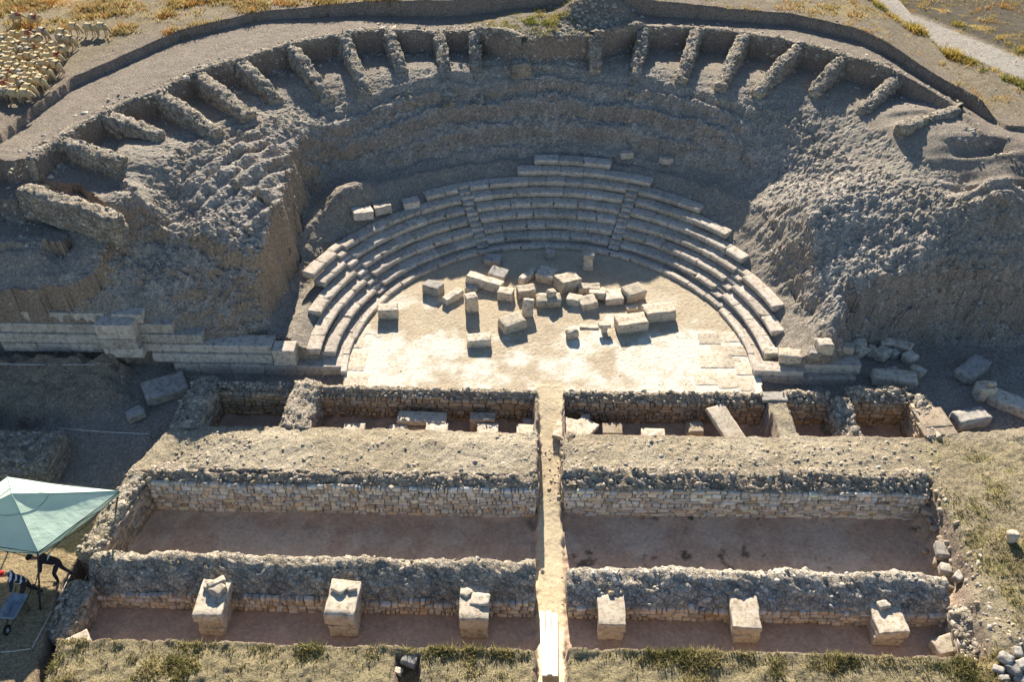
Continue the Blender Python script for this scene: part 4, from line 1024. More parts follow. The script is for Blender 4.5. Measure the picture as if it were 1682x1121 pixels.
# waisted pedestal
p = on_ground(*crop('O', 1158,38,1212,145), .5)
o = tag(empty('stone_pedestal', p), 'waisted stone pedestal standing upright in the shade near the right middle stairs', 'pedestal', G_O)
obj('base_block', block_mesh('base_block', .62, .55, .2, 5, M['block'], chip=.15), o, (0, 0, -.02))
obj('shaft', block_mesh('shaft', .5, .44, .62, 6, M['block'], chip=.12), o, (0, 0, .17))
obj('cap_block', block_mesh('cap_block', .62, .55, .24, 7, M['block'], chip=.12), o, (0, 0, .78))
# pointed stone
placed('O', (957,30,1000,78), .5, .35, .5, 10, 'small pointed grey stone in the shade below the seats, top middle', mat='greyblock', chip=1.0, cat='stone', group=G_O)

# blocks and slabs in the narrow trench behind the platform
def top_at(px, py, z): return at(px, py, z)
def trench_block(box5, l, w, h, yaw, label, ztop, fr='5', mat='block', tilt=(0, 0), **kw):
    cx, cy = crop(fr, *box5); p = at(cx, cy, ztop)
    kw = dict(dict(r=0.03, chip=0.2, wear=0.03), **kw)
    return tag(obj('stone_block', block_mesh('stone_block', l, w, h, int(cx*3+cy), M[mat], **kw), None, (p[0], p[1], ztop-h), (rad(tilt[0]), rad(tilt[1]), rad(yaw))), label, 'block', 'blocks in the narrow trench')
trench_block((20,975,110,1000), 1.0,.62,.95,0,'low pale block at the left end of the narrow left trench',-.66)
trench_block((240,985,320,1005), .85,.62,.9,0,'small low block left of the long slab in the narrow left trench',-.7)
trench_block((425,968,520,1005), 1.05,.7,1.02,0,'pale flat-topped block right below the long slab, left trench',-.58)
trench_block((645,925,750,935), 1.2,.55,1.05,0,'taller tan block against the back wall of the narrow left trench',-.55, mat='brownblock')
trench_block((678,980,768,1000), 1.0,.65,.95,0,'pale block in front of the taller tan block, narrow left trench',-.66)
trench_block((875,980,970,1025), 1.1,.85,1.1,0,'pitted squared block at the right end of the narrow left trench',-.5)
trench_block((900,948,955,965), .6,.4,.9,0,'little grey stone behind the pitted squared block, left trench',-.7, mat='greyblock')
trench_block((298,915,500,950), 2.3,.72,.28,-2,'long pale slab lying across the narrow left trench',-.55)
trench_block((310,958,425,985), 1.35,.5,.62,0,'earthy brown block beneath the long slab in the left trench',-.86, mat='brownblock')
trench_block((1050,940,1160,1035), .95,1.45,.22,-14,'white slab leaning on the trench edge, nearest to the sandy passage on its right',-.28, tilt=(-4,3))
trench_block((1140,938,1245,1040), .95,1.4,.22,-32,'cream slab leaning beside the white slab at the sandy passage',-.36, tilt=(-6,5))
trench_block((1188,920,1226,940), .42,.3,.5,0,'small white stone behind the two leaning slabs',-.5)
trench_block((1297,968,1380,1010), .92,.7,1.1,0,'tan squared block standing right of the two leaning slabs',-.5, mat='brownblock')
trench_block((1490,995,1588,1035), 1.1,.72,1.1,0,'pale lumpy block in the middle of the narrow right trench',-.55, chip=.5)
trench_block((28,962,98,1000), .8,.7,1.1,0,'crumbling tan block left of the tilted long slab, right trench',-.55, '6', 'brownblock', chip=.6)
trench_block((130,905,320,1040), .95,2.5,.25,23,'long tilted slab resting on the back wall of the narrow right trench',-.22,'6', tilt=(9,0))
# stones at the right of the stage building
G_R = 'tumbled stones by the right wing'
for box, l, w, h, yaw, lab, kw in [
 ((775,570,838,615), .75,.55,.42,-15,'wedge-shaped stone at the left of the row under the right bank',{}),
 ((835,575,912,635), .85,.55,.45,35,'tilted square stone in the row under the right bank, second from left',dict(tilt=(12,0))),
 ((848,555,905,582), .7,.5,.4,0,'stone half hidden at the back of the row under the right bank',{}),
 ((905,575,948,640), .45,.6,.55,-10,'narrow standing stone in the middle of the row under the right bank',{}),
 ((950,588,1025,655), .9,.7,.55,40,'plump angular stone in the middle of the row under the right bank',{}),
 ((973,543,1040,592), .8,.55,.48,0,'grey stone at the top of the row under the right bank',{}),
 ((1042,545,1130,625), 1.05,.65,.55,-30,'oblong stone slanting down at the right of the row under the bank',{}),
 ((1022,595,1065,645), .5,.45,.45,20,'little dark stone wedged in the row under the right bank',dict(mat='greyblock')),
 ((1093,605,1155,668), .75,.6,.5,25,'angular pale stone at the right end of the row under the bank',{}),
 ((1128,675,1190,740), .8,.5,.45,-45,'oblong stone alone below the right end of the row of stones',{}),
 ((935,693,1055,782), 1.35,.9,.62,-5,'big rounded pale boulder, left one of the pair in front of the row',dict(chip=.8,r=.12)),
 ((1045,697,1150,795), 1.2,.9,.62,-12,'big split pale boulder, right one of the pair in front of the row',dict(chip=.7,r=.08)),
 ((1010,690,1060,735), .55,.5,.5,10,'small grey stone behind the pair of big boulders',dict(mat='greyblock')),
 ((1325,605,1530,790), 2.2,1.0,.55,42,'large long block half lit, lying aslant at the right wing',dict(chip=.25,mat='greyblock')),
 ((1445,748,1530,858), .9,.7,.85,5,'upright squared block carrying a little round stone, right wing',dict(chip=.3)),
 ((1560,795,1700,945), 2.3,.95,.6,-42,'long sunlit block cut off at the right edge of the photo',dict(chip=.5,r=.08)),
 ((1308,875,1525,1008), 2.0,.9,.62,20,'large weathered block with lit top edge beside the pale paving',dict(chip=.5,r=.06,mat='greyblock')),
 ((660,548,735,618), .85,.7,.65,10,'white broken stone above the right foot wall',dict(chip=.7)),
 ((622,590,682,640), .6,.6,.4,0,'grey rubble stone at the left end of the right foot wall',dict(mat='greyblock',chip=.8)),
 ((478,595,583,665), 1.15,.7,.45,-6,'pale block set on the foot wall just right of the lowest seat row',dict(chip=.2)),
 ((400,595,475,640), .75,.6,.42,0,'squared block at the right tip of the lowest seat row',dict(chip=.2)),
]:
    kw = dict(dict(chip=.65, wear=.07, r=.05), **kw); placed('6', box, l*.92, w*.92, h, yaw, lab, group=G_R, **kw)
p = on_ground(*crop('6',1445,748,1530,858), .42)
tag(obj('stone_drum', block_mesh('stone_drum', .5, .3, .3, 9, M['block'], r=.14, chip=.2), None, (p[0]+.12, p[1]-.1, p[2]+.81), (0, 0, .1)), 'little round stone lying on the upright squared block at the right wing', 'stone', G_R)
placed('4', (720,720,905,865), 2.0,1.35,.55,32,'large pale slab lying in the shade before the stepped left wall',mat='greyblock',chip=.4,r=.06)
placed('4', (630,885,712,955), .85,.65,.5,35,'small pointed stone below the large pale slab on the left',mat='greyblock',chip=.9,r=.08)
placed('4', (1085,765,1185,790), 1.1,.4,.12,0,'thin grey slab at the foot of the stepped left wall behind the small pit',mat='greyblock',chip=.3,r=.02)
placed('4', (590,615,650,660), .7,.5,.4,-20,'brownish stone at the base of the stepped left wall',mat='brownblock',chip=.8)
placed('4', (510,570,565,605), .7,.5,.4,-30,'brownish stone below the projecting buttress on the left',mat='brownblock',chip=.7)
# stones on the ledge
ledge = [(594,350,1.15,.75,.5,24,'long half-buried seat stone on the left ledge, left piece',{}),(627,342,1.0,.8,.5,24,'long half-buried seat stone on the left ledge, right piece',{}),(676,334,.95,.65,.5,18,'single squared seat stone on the ledge left of the sixth row',{}),
         (1030,253,.8,.5,.4,0,'lone squared stone at the foot of the shaded slope, right of the topmost row',{}),(1095,263,.8,.5,.4,30,'lone rough stone at the foot of the shaded slope, far right of the topmost row',dict(chip=.8))]
for px, py, l, w, h, yaw, lab, kw in ledge: rest('seat_stone', px, py, l, w, h, yaw, lab, mat='seat', **kw)
# corner stone, bank stones, boulders
p = at(124, 1052, -0.8); tag(obj('corner_stone', block_mesh('corner_stone', .95, .55, .85, 12, M['block'], chip=.6), None, (p[0], p[1], -1.55), (rad(8), 0, rad(35))), 'bright white rough stone at the left end of the front trench', 'stone')
rest('stone_block', 672, 1084, .6,.45,.35,-15,'grey stone at the top edge of the little square hole in the front bank',mat='greyblock',chip=.8,cat='stone')
rest('stone_block', 651, 1102, .4,.3,.18,-15,'little white stone left of the small square hole in the front bank',mat='block',chip=.8,cat='stone')
rest('boulder', 1664, 882, .42,.38,.55,0,'single small pale boulder on the grass at the right edge, with a long shadow',mat='block',chip=.5,r=.14,cat='boulder')
rest('stone_block', 1552, 1062, 1.0,.7,.5,20,'pale stone at the collapsed right corner of the front trench',chip=.7,cat='stone')
rest('stone_block', 1590, 1052, .6,.5,.35,-20,'small pale stone right of the collapsed front corner',chip=.8,cat='stone')
gh = np.random.default_rng(42)
hs = [(1652,1082,.8),(1672,1072,.7),(1640,1100,.6),(1665,1100,.9),(1680,1092,.8),(1650,1115,.6),(1676,1116,.7),(1655,1062,.5),(1678,1050,.6),(1630,1086,.5),(1615,1108,.5),(1668,1058,.5)]
hl = ['grey stone of the heap at the bottom right corner of the grass']
for i, (px, py, s) in enumerate(hs[:7]):
    s *= .62; rest('heap_stone', px, py, s, s*.8, s*.62, gh.uniform(0, 180), hl[0], mat='greyblock', chip=.9, r=.08, cat='stone', group='stones in the bottom right heap', seed=700+i, cuts=5)
# stones along the right end of the large pit
es = [(1523,840,.7),(1535,868,.55),(1548,905,1.0),(1540,925,.7),(1556,938,.9),(1528,855,.5),(1512,828,.5),(1560,962,.6),(1575,948,.7),(1545,888,.5),(1520,905,.45),(1500,870,.4)]
for i, (px, py, s) in enumerate(es):
    s *= .7; rest('rubble_stone', px, py, s, s*.75, s*.6, gh.uniform(0, 180), 'rough stone in the collapsed right end of the large right pit', mat='greyblock' if i in (2, 4, 8) else 'brownblock', chip=.9, r=.06, cat='stone', group='stones of the collapsed pit end', seed=800+i, cuts=5)
# paving by the orchestra ends and right of the stage
pv = [((585,590),1.0,1.6),((583,558),.9,1.2),((586,627),1.0,1.2),((595,540),.9,.8),((1165,555),1.1,.9),((1185,575),1.0,1.1),((1210,575),1.0,.8),((1168,590),1.2,1.2),((1205,552),1.0,.8),((1200,595),1.1,.8),((1160,620),1.2,1.0),((1195,625),1.1,1.0),((1222,605),.8,.9),((1225,630),.8,1.0)]
for i, ((px, py), l, w) in enumerate(pv):
    left = px < 700
    rest('paving_slab', px, py, l, w, .14, gh.normal(0, 4), 'worn pale paving slab at the left edge of the orchestra floor' if left else 'worn pale paving slab at the right edge of the orchestra floor', chip=.2, r=.015, wear=.014, sink=.125, cat='paving slab', group='left orchestra paving slabs' if left else 'right orchestra paving slabs', seed=600+i, cuts=5)
for i, (px, py, l, w, yaw, lab) in enumerate([(1532,685,1.4,1.2,8,'pale paving slab right of the far right pit, upper one'),(1540,703,1.6,.9,8,'pale paving slab right of the far right pit, lower one'),(1272,650,1.2,.6,2,'broad pale slab set behind the small pit right of the sandy gap'),(1345,648,.8,1.0,12,'small pale slab behind the rubble stub between the right pits')]):
    rest('paving_slab', px, py, l, w, .16, yaw, lab, mat='brownblock' if i < 2 else 'greyblock', chip=.6, r=.02, wear=.03, sink=.11, cat='paving slab', seed=650+i)

# ------------------------------------------------------------------ plank walkway, strings
o = tag(empty('plank_walkway', at(901, 1060, -1.0)), 'walkway of three long whitewashed boards bridging the front trench in the middle', 'walkway')
pa = at(901, 1008, -1.58); pb = at(903, 1114, -0.38); dv = Vector(pb-pa); L_ = dv.length
for i in range(3):
    me = block_mesh('plank', 0.205, L_*(1, .985, .97)[i], 0.05, 90+i, M['plank'], r=0.008, chip=0.05, wear=0.006)
    b = obj('plank', me, o); mid = Vector((pa+pb)/2)+Vector((-0.225+0.222*i, (0, .03, -.04)[i], 0.06)); b.location = mid-Vector(o.location)
    b.rotation_euler = (math.atan2(dv.z, dv.y), 0, -math.atan2(dv.x, dv.y)+(0, .012, -.01)[i]); b.rotation_euler = (-math.asin(-dv.z/L_), 0, math.atan2(-dv.x, -dv.y)+math.pi) if False else (-math.atan2(dv.z, math.hypot(dv.x, dv.y)), 0, (0.02, .0, -.015)[i])
def tube_verts(path, r, n=5):
    P = np.asarray(path, float); V = []
    for i in range(len(P)):
        t = P[min(i+1, len(P)-1)]-P[max(i-1, 0)]; t /= np.linalg.norm(t)+1e-9
        a = np.cross(t, [0, 0, 1.0]) if abs(t[2]) < 0.95 else np.cross(t, [1.0, 0, 0]); a /= np.linalg.norm(a); b = np.cross(t, a)
        rr = r[i] if hasattr(r, '__len__') else r
        for k in range(n): q = 2*math.pi*k/n; V.append(P[i]+rr*(math.cos(q)*a+math.sin(q)*b))
    return np.array(V), grid_faces(len(P), n, 0, True)
def tube_obj(name, path, r, mat, parent=None, n=6, loc=None):
    V, Fq = tube_verts(path, r, n); m_ = len(V)
    caps = [np.arange(n)[::-1][None], (m_-n+np.arange(n))[None]]
    if loc is not None: V = V-np.array(loc)
    return obj(name, np_mesh(name, V, [Fq, np.concatenate(caps)], mat, smooth=True), parent, loc if (loc is not None and parent is None) else (0, 0, 0))
def string_line(pts, label, mat, r=0.012, h=0.35, posts=True):
    o = tag(empty('string_line', pts[0]), label, 'string')
    base = np.array(pts[0]); P = []
    for a, b in zip(pts[:-1], pts[1:]):
        for t in np.linspace(0, 1, 14, endpoint=False): q = np.array(a)*(1-t)+np.array(b)*t; q[2] += h-0.18*math.sin(math.pi*t)*min(1, h); P.append(q)
    q = np.array(pts[-1], float); q[2] += h; P.append(q)
    s = tube_obj('string', np.array(P)-base, r, mat, o, 5)
    if posts:
        for q in pts: tube_obj('peg', np.array([[0, 0, -0.15], [0, 0, h+0.06]])+np.array(q)-base, 0.02, M['wood'], o, 6)
    return o
gp = lambda px, py: tuple(on_ground(px, py))
string_line([gp(2, 606), gp(186, 606)], 'white string stretched between pegs on the raised bank at the left', M['string'], 0.014, 0.3)
string_line([gp(96, 712), gp(250, 722)], 'long white string running from the left earth block toward the stage building', M['string'], 0.014, 0.35)
string_line([gp(122, 940), gp(54, 1070), gp(2, 1076)], 'dashed white string round the work area near the wheelbarrow', M['string'], 0.013, 0.15)
P = [on_ground(px, py)+np.array([0, 0, 0.05]) for px, py in ((198,822),(180,862),(160,905),(142,950),(128,985))]
tag(tube_obj('edging_rope', P, 0.035, M['rope']), 'pale rope laid along the ditch beside the slanting end wall', 'rope')
# ------------------------------------------------------------------ living things: skinned figures
def skin_mesh(name, verts, edges, radii, sub=2, mats=None, pick=None, root=0):
    me = bpy.data.meshes.new('tmp'); me.from_pydata([tuple(v) for v in verts], edges, []); me.update()
    ob = bpy.data.objects.new('tmp', me); COL.objects.link(ob)
    md = ob.modifiers.new('s', 'SKIN'); sv = me.skin_vertices[0].data
    for i, r in enumerate(radii): sv[i].radius = (r, r) if not isinstance(r, tuple) else r; sv[i].use_root = (i == root)
    md.use_smooth_shade = True; md.branch_smoothing = 0.6
    sb = ob.modifiers.new('b', 'SUBSURF'); sb.levels = sub; sb.render_levels = sub
    bpy.context.view_layer.update()
    ev = ob.evaluated_get(bpy.context.evaluated_depsgraph_get())
    out = bpy.data.meshes.new_from_object(ev); out.name = name
    bpy.data.objects.remove(ob); bpy.data.meshes.remove(me)
    out.materials.clear()
    for m_ in mats: out.materials.append(m_)
    if pick:
        P = np.array(verts, float); E_ = np.array(edges); nf = len(out.polygons)
        c = np.zeros(nf*3); out.polygons.foreach_get('center', c); c = c.reshape(-1, 3)
        a, b = P[E_[:, 0]], P[E_[:, 1]]; ab = b-a
        t = np.clip(((c[:, None]-a)*ab).sum(-1)/((ab*ab).sum(-1)+1e-9), 0, 1)
        d = np.linalg.norm(c[:, None]-(a+ab*t[..., None]), axis=-1)-0.5*np.array([min(np.mean(radii[i]), np.mean(radii[j])) for i, j in edges])
        out.polygons.foreach_set('material_index', np.array([pick(k, c[q]) for q, k in enumerate(d.argmin(1))], np.int32))
    return out

# --- sheep
def sheep_mesh(name, pose, fleece, mark=None, seed=0):
    hd = {'graze': [(.40, 0, .56), (.53, 0, .40), (.62, 0, .24), (.68, 0, .10)], 'walk': [(.42, 0, .68), (.54, 0, .76), (.63, 0, .80), (.76, 0, .73)], 'low': [(.42, 0, .60), (.55, 0, .54), (.64, 0, .46), (.75, 0, .36)]}[pose]
    V = [(0, 0, .60), (-.24, 0, .61), (-.42, 0, .58), (.22, 0, .60), (.34, 0, .60)]+hd
    Rr = [(.235, .25), (.235, .25), (.17, .18), (.225, .245), (.18, .20), (.115, .13), (.085, .095), (.075, .085), (.045, .045)]
    E_ = [(0, 1), (1, 2), (0, 3), (3, 4), (4, 5), (5, 6), (6, 7), (7, 8)]
    g = np.random.default_rng(seed)
    for (x, y, par) in ((.26, .11, 3), (.26, -.11, 3), (-.28, .11, 1), (-.28, -.11, 1)):
        i = len(V); dx = g.uniform(-.07, .07)
        V += [(x, y, .40), (x+dx*.5-(.03 if x < 0 else -.01), y, .22), (x+dx, y, .02)]; Rr += [(.07, .07), (.036, .036), (.032, .032)]
        E_ += [(par, i), (i, i+1), (i+1, i+2)]
    for sgn in (1, -1):                        # ears
        i = len(V); h = np.array(hd[2]); V += [(h[0]-.02, sgn*.12, h[2]+.03)]; Rr += [(.022, .012)]; E_ += [(7, i)]
    i = len(V); V += [(-.52, 0, .46)]; Rr += [(.04, .04)]; E_ += [(2, i)]
    legs = {k for k, (a, b) in enumerate(E_) if b > 8 and k >= 8}
    mlist = [fleece, M['face'], mark or fleece]
    def pick(k, c):
        if k in (6, 7) or (k >= 8 and c[2] < .34) or (20 <= k < 22): return 1
        if mark is M['woolred'] and c[2] > .58 and .0 < c[0] < .40: return 2
        if mark is M['woolrust'] and c[2] > .55 and c[0] < -.12: return 2
        return 0
    me = skin_mesh(name, V, E_, Rr, 2, mlist, pick)
    n = len(me.vertices); co = np.zeros(n*3); me.vertices.foreach_get('co', co); co = co.reshape(-1, 3)
    body = (co[:, 2] > .34) & (co[:, 0] < .45)
    nz = fbm(co[:, 0]+seed, co[:, 1], co[:, 2], s=11, o=2)
    ctr = co*np.array([1, 0, 0])+np.array([0, 0, .6]); dr = co-ctr; dr[:, 0] = 0; dr /= np.linalg.norm(dr, axis=1)[:, None]+1e-6
    co[body] += (dr*(0.045*nz)[:, None])[body]
    me.vertices.foreach_set('co', co.ravel()); me.update(); return me
SM = {}
for ps in ('graze', 'walk', 'low'):
    for cn, (fl_, mk) in {'cream': (M['wool'], None), 'grey': (M['woolgrey'], None), 'red': (M['wool'], M['woolred']), 'rust': (M['wool'], M['woolrust'])}.items():
        SM[ps, cn] = sheep_mesh('sheep', ps, fl_, mk, len(SM))
sheep = [  # position in a 6.23x crop of the top left corner
 (170,190,'low','red',20,'red-backed sheep standing in orange scrub, farthest up the slope'), (350,215,'walk','red',-12,'large grey-white sheep with a red shoulder, walking just right of the red-backed one'),
 (440,350,'graze','grey',-20,'greyish sheep with head down, between the packed flock and two red-marked ones'), (755,300,'graze','cream',0,'left one of three sheep grazing in line apart from the flock'), (915,305,'graze','cream',-5,'middle one of three sheep grazing in line apart from the flock'), (1040,300,'graze','cream',0,'right one of three sheep grazing in line, farthest right of all'),
 (640,360,'graze','cream',-10,'cream sheep at the back of the small trio right of the flock'), (625,420,'low','grey',-30,'darker sheep at the left of the small trio right of the flock'), (715,430,'graze','cream',-15,'pale grazing sheep at the front of the small trio right of the flock'),
 (275,375,'low','red',0,'sheep with a deep red back at the rear edge of the packed flock'), (405,410,'low','rust',-60,'rust-coloured sheep turned to the viewer at the rear right of the flock'),
 (660,530,'low','rust',-95,'sheep with a rusty patch facing the viewer at the right edge of the flock'), (580,600,'low','red',-20,'sheep with a dark red stripe at the right flock edge, below the rusty one'),
 (580,690,'graze','cream',-25,'big cream sheep grazing at the right tip of the flock'), (480,760,'graze','rust',-15,'sheep with brownish flank at the lower right of the flock'), (410,860,'graze','cream',-10,'large cream sheep grazing at the lower right edge with its legs showing'),
 (80,775,'low','red',10,'sheep with a vivid red shoulder low in the flock near its left side'), (30,895,'low','red',5,'sheep with a red neck, lower left of the flock'), (275,860,'low','rust',0,'sheep with an orange stained rump in the lower part of the flock'),
 (150,985,'low','cream',180,'left one of two sheep standing side by side at the flock\'s front'), (260,985,'low','cream',0,'right one of two sheep standing side by side at the flock\'s front'), (300,930,'graze','cream',-8,'sheep stretching right just behind the two front sheep')]
more = [(30,385),(140,375),(30,430),(115,435),(270,435),(345,425,'rust'),(200,460),(60,478),(150,475),(440,485),(550,475),(50,520),(130,535,'grey'),(210,525,'grey'),(275,500,'rust'),(340,505,'rust'),(440,535),(550,535),(300,550),(20,600),(225,600,'rust'),(290,590),(370,615),(490,605),(80,625),(150,640),(20,685),(110,685),(260,670),(360,690),(450,675),(545,645),(190,705),(90,725),(270,735),(350,745),(20,735,'rust'),(150,760),(215,775),(220,800),(380,790),(40,825),(60,800),(150,850),(240,890),(140,900),(50,950),(10,970),(180,830),(310,800),(420,820),(10,560),(90,580),(390,575)]
gs = np.random.default_rng(77)
def put_sheep(cx, cy, ps, cn, yaw, lab, sc=1.0):
    p = on_ground(cx/6.23, cy/6.23, 0.4)
    o = obj('sheep', SM[ps, cn], None, p, (0, 0, rad(yaw))); o.scale = (sc*.84, sc*1.05, sc*1.06)
    return tag(o, lab, 'sheep', 'flock of sheep')
for s in sheep: put_sheep(*s, 0.95)
for s in more:
    cn = s[2] if len(s) > 2 else ('grey' if gs.random() < .2 else 'cream')
    lab = {'cream': 'cream sheep packed among its like inside the flock at the top left', 'grey': 'greyish sheep packed among cream ones inside the flock at the top left', 'rust': 'sheep with rusty wool packed among cream ones inside the flock'}[cn]
    put_sheep(s[0]+gs.normal(0, 4), s[1]+gs.normal(0, 4), gs.choice(['low', 'graze', 'low', 'walk']), cn, gs.choice([0, 0, 0, 180, -40])+gs.normal(0, 18), lab, gs.uniform(.78, .9))

# --- people
def figure(name, J, mats, pick_names):
    names = list(J['v']); idx = {n: i for i, n in enumerate(names)}
    V = [J['v'][n][0] for n in names]; Rr = [J['v'][n][1] for n in names]
    E_ = [(idx[a], idx[b]) for a, b in J['e']]
    for sd_ in ('l', 'r'):                                  # five bent fingers on each palm
        w = np.array(J['v']['palm_'+sd_][0]); el = np.array(J['v']['wrist_'+sd_][0]); d = w-el; d /= np.linalg.norm(d)
        side = np.cross(d, [0, 0, 1.0]); side /= np.linalg.norm(side)+1e-6; dn = np.cross(side, d)
        for f_ in range(5):
            i = len(V); off = (f_-1.5)*0.021
            if f_ == 4: a_ = w-d*.02+side*.045*(1 if sd_ == 'l' else -1); b_ = a_+d*.045-dn*.02
            else: a_ = w+side*off+d*.055; b_ = a_+d*(.028, .036, .032, .02)[f_]-dn*.028
            V += [tuple(a_), tuple(b_)]; Rr += [.0105, .009]; E_ += [(idx['palm_'+sd_], i), (i, i+1)]
    nn = len(J['e'])
    def pick(k, c): return pick_names(J['e'][k] if k < nn else ('hand', 'hand'), c)
    return skin_mesh(name, V, E_, Rr, 2, mats, pick, idx['pelvis'])
def bent_pose(lean, hand_l, hand_r, step=0.12, hand_z=0.75):
    s, c = math.sin(lean), math.cos(lean)
    def sp(t): return (t*s, 0, .93+t*c)
    v = {'pelvis': (sp(0), .155), 'waist': (sp(.2), .135), 'chest': (sp(.40), .165), 'neck': (sp(.56), .062)}
    nk = np.array(sp(.56)); hd = nk+np.array([.10+.05*s, 0, .07]); v['jaw'] = (tuple(nk+np.array([.06, 0, .03])), .075); v['skull'] = (tuple(hd+np.array([.02, 0, .02])), .098); v['crown'] = (tuple(hd+np.array([.07, 0, .09])), .075)
    v['nose'] = (tuple(hd+np.array([.125, 0, -.03])), .018)
    ch = np.array(sp(.46))
    for n, y in (('l', 1), ('r', -1)):
        hnd = np.array(hand_l if n == 'l' else hand_r); sh = ch+np.array([0, y*.19, .0])
        mid = (sh+hnd)/2+np.array([-.05, y*.07, -.03])
        v['shoulder_'+n] = (tuple(sh), .072); v['elbow_'+n] = (tuple(mid), .047); v['wrist_'+n] = (tuple(hnd), .032); d = hnd-mid; d /= np.linalg.norm(d); v['palm_'+n] = (tuple(hnd+d*.06), .036)
        st_ = step*y
        v['hip_'+n] = ((-.0, y*.095, .87), .105); v['knee_'+n] = ((.10+st_*.8, y*.11, .49), .066); v['ankle_'+n] = ((-.02+st_*1.6, y*.12, .09), .045); v['toe_'+n] = ((.16+st_*1.6, y*.14, .045), .042)
    e = [('pelvis', 'waist'), ('waist', 'chest'), ('chest', 'neck'), ('neck', 'jaw'), ('jaw', 'skull'), ('skull', 'crown'), ('skull', 'nose')]
    for n in 'lr': e += [('chest', 'shoulder_'+n), ('shoulder_'+n, 'elbow_'+n), ('elbow_'+n, 'wrist_'+n), ('wrist_'+n, 'palm_'+n), ('pelvis', 'hip_'+n), ('hip_'+n, 'knee_'+n), ('knee_'+n, 'ankle_'+n), ('ankle_'+n, 'toe_'+n)]
    return {'v': v, 'e': e}
def wear(stripes):
    def f(ed, c):
        a, b = ed
        if b.startswith('toe'): return 3
        if b.startswith(('hip', 'knee', 'ankle')): return 1
        if b in ('jaw', 'skull', 'crown', 'nose', 'neck') and a not in ('chest',): return 2
        if b.startswith(('palm', 'wrist')) or a == 'hand': return 2
        if stripes and int(c[2]*14+c[0]*9) % 3 == 0 and a in ('waist', 'chest', 'pelvis'): return 4
        return 0
    return f
PS = 1.25
Jp = bent_pose(1.0, (.62, .12, .62), (.50, -.1, .80))
p = on_ground(108, 952)
me = figure('person', Jp, [M['darkcloth'], M['trouser'], M['skin'], M['pole'], M['white']], wear(False))
o = tag(obj('person', me, None, p, (0, 0, rad(195))), 'person in dark clothes bending over a long tool beside the tent', 'person', 'workers at the tent'); o.scale = (PS,)*3
hv = np.array(Jp['v']['skull'][0])
def cap_mesh(name, mat, brim=True):
    hp = Heap(); n, m_ = 8, 14; V = []
    for i in range(n):
        a = math.pi/2*i/(n-1)
        for k in range(m_): q = 2*math.pi*k/m_; V.append((.118*math.cos(a)*math.cos(q)*1.08, .118*math.cos(a)*math.sin(q), .03+.105*math.sin(a)))
    hp.add(V, grid_faces(n, m_, 0, True), (1, 1, 1))
    if brim:
        B = []
        for i, rr in enumerate((.1, .16, .2)):
            for k in range(9): q = rad(-60+15*k); B.append((rr*1.05*math.cos(q), rr*.75*math.sin(q), .035-.012*i))
        hp.add(B, grid_faces(3, 9), (1, 1, 1))
    return hp.mesh(name, mat, True)
h1 = obj('hair', cap_mesh('hair', M['hair'], False), o, tuple(hv+np.array([.01, 0, .0])), (0, .5, 0))
# printed patch on the back of the shirt
pt = np.array(Jp['v']['chest'][0])+np.array([-.115, 0, .115]); obj('shirt_print', block_mesh('shirt_print', .02, .2, .2, 3, M['white'], r=.004, chip=0, wear=.002, cuts=5), o, tuple(pt-np.array([.03, 0, .09])), (0, rad(-35), 0))
# the tool: held by the first person, stands by itself
w2 = lambda q: np.array(p)+PS*np.array([q[0]*math.cos(rad(195))-q[1]*math.sin(rad(195)), q[0]*math.sin(rad(195))+q[1]*math.cos(rad(195)), q[2]])
ta, tb = w2((.40, -.14, 1.05)), w2((.92, .26, .02)); dv = Vector(tb-ta)
t_ = tag(empty('shovel', tuple(tb)), 'long-handled shovel held by the bending person', 'shovel')
tube_obj('handle', np.array([ta, tb])-tb, .02, M['wood'], t_, 7)
obj('blade', block_mesh('blade', .24, .03, .3, 8, M['pole'], r=.01, chip=.3, wear=.01, cuts=5), t_, (0, 0, -.02), (rad(-30), 0, rad(20)))
# second person with the wheelbarrow
p2 = on_ground(56, 984)
yw = rad(266)
Jq = bent_pose(0.55, (.55, .26, .74), (.55, -.22, .74), 0.16)
me = figure('person', Jq, [M['navy'], M['trouser'], M['skin'], M['pole'], M['white']], wear(True))
o = tag(obj('person', me, None, p2, (0, 0, rad(205))), 'person in a red cap and dark striped shirt standing at the wheelbarrow handles', 'person', 'workers at the tent'); o.scale = (PS,)*3
obj('cap', cap_mesh('cap', M['redcap']), o, tuple(np.array(Jq['v']['skull'][0])+np.array([.01, 0, .0])), (0, .35, 0))
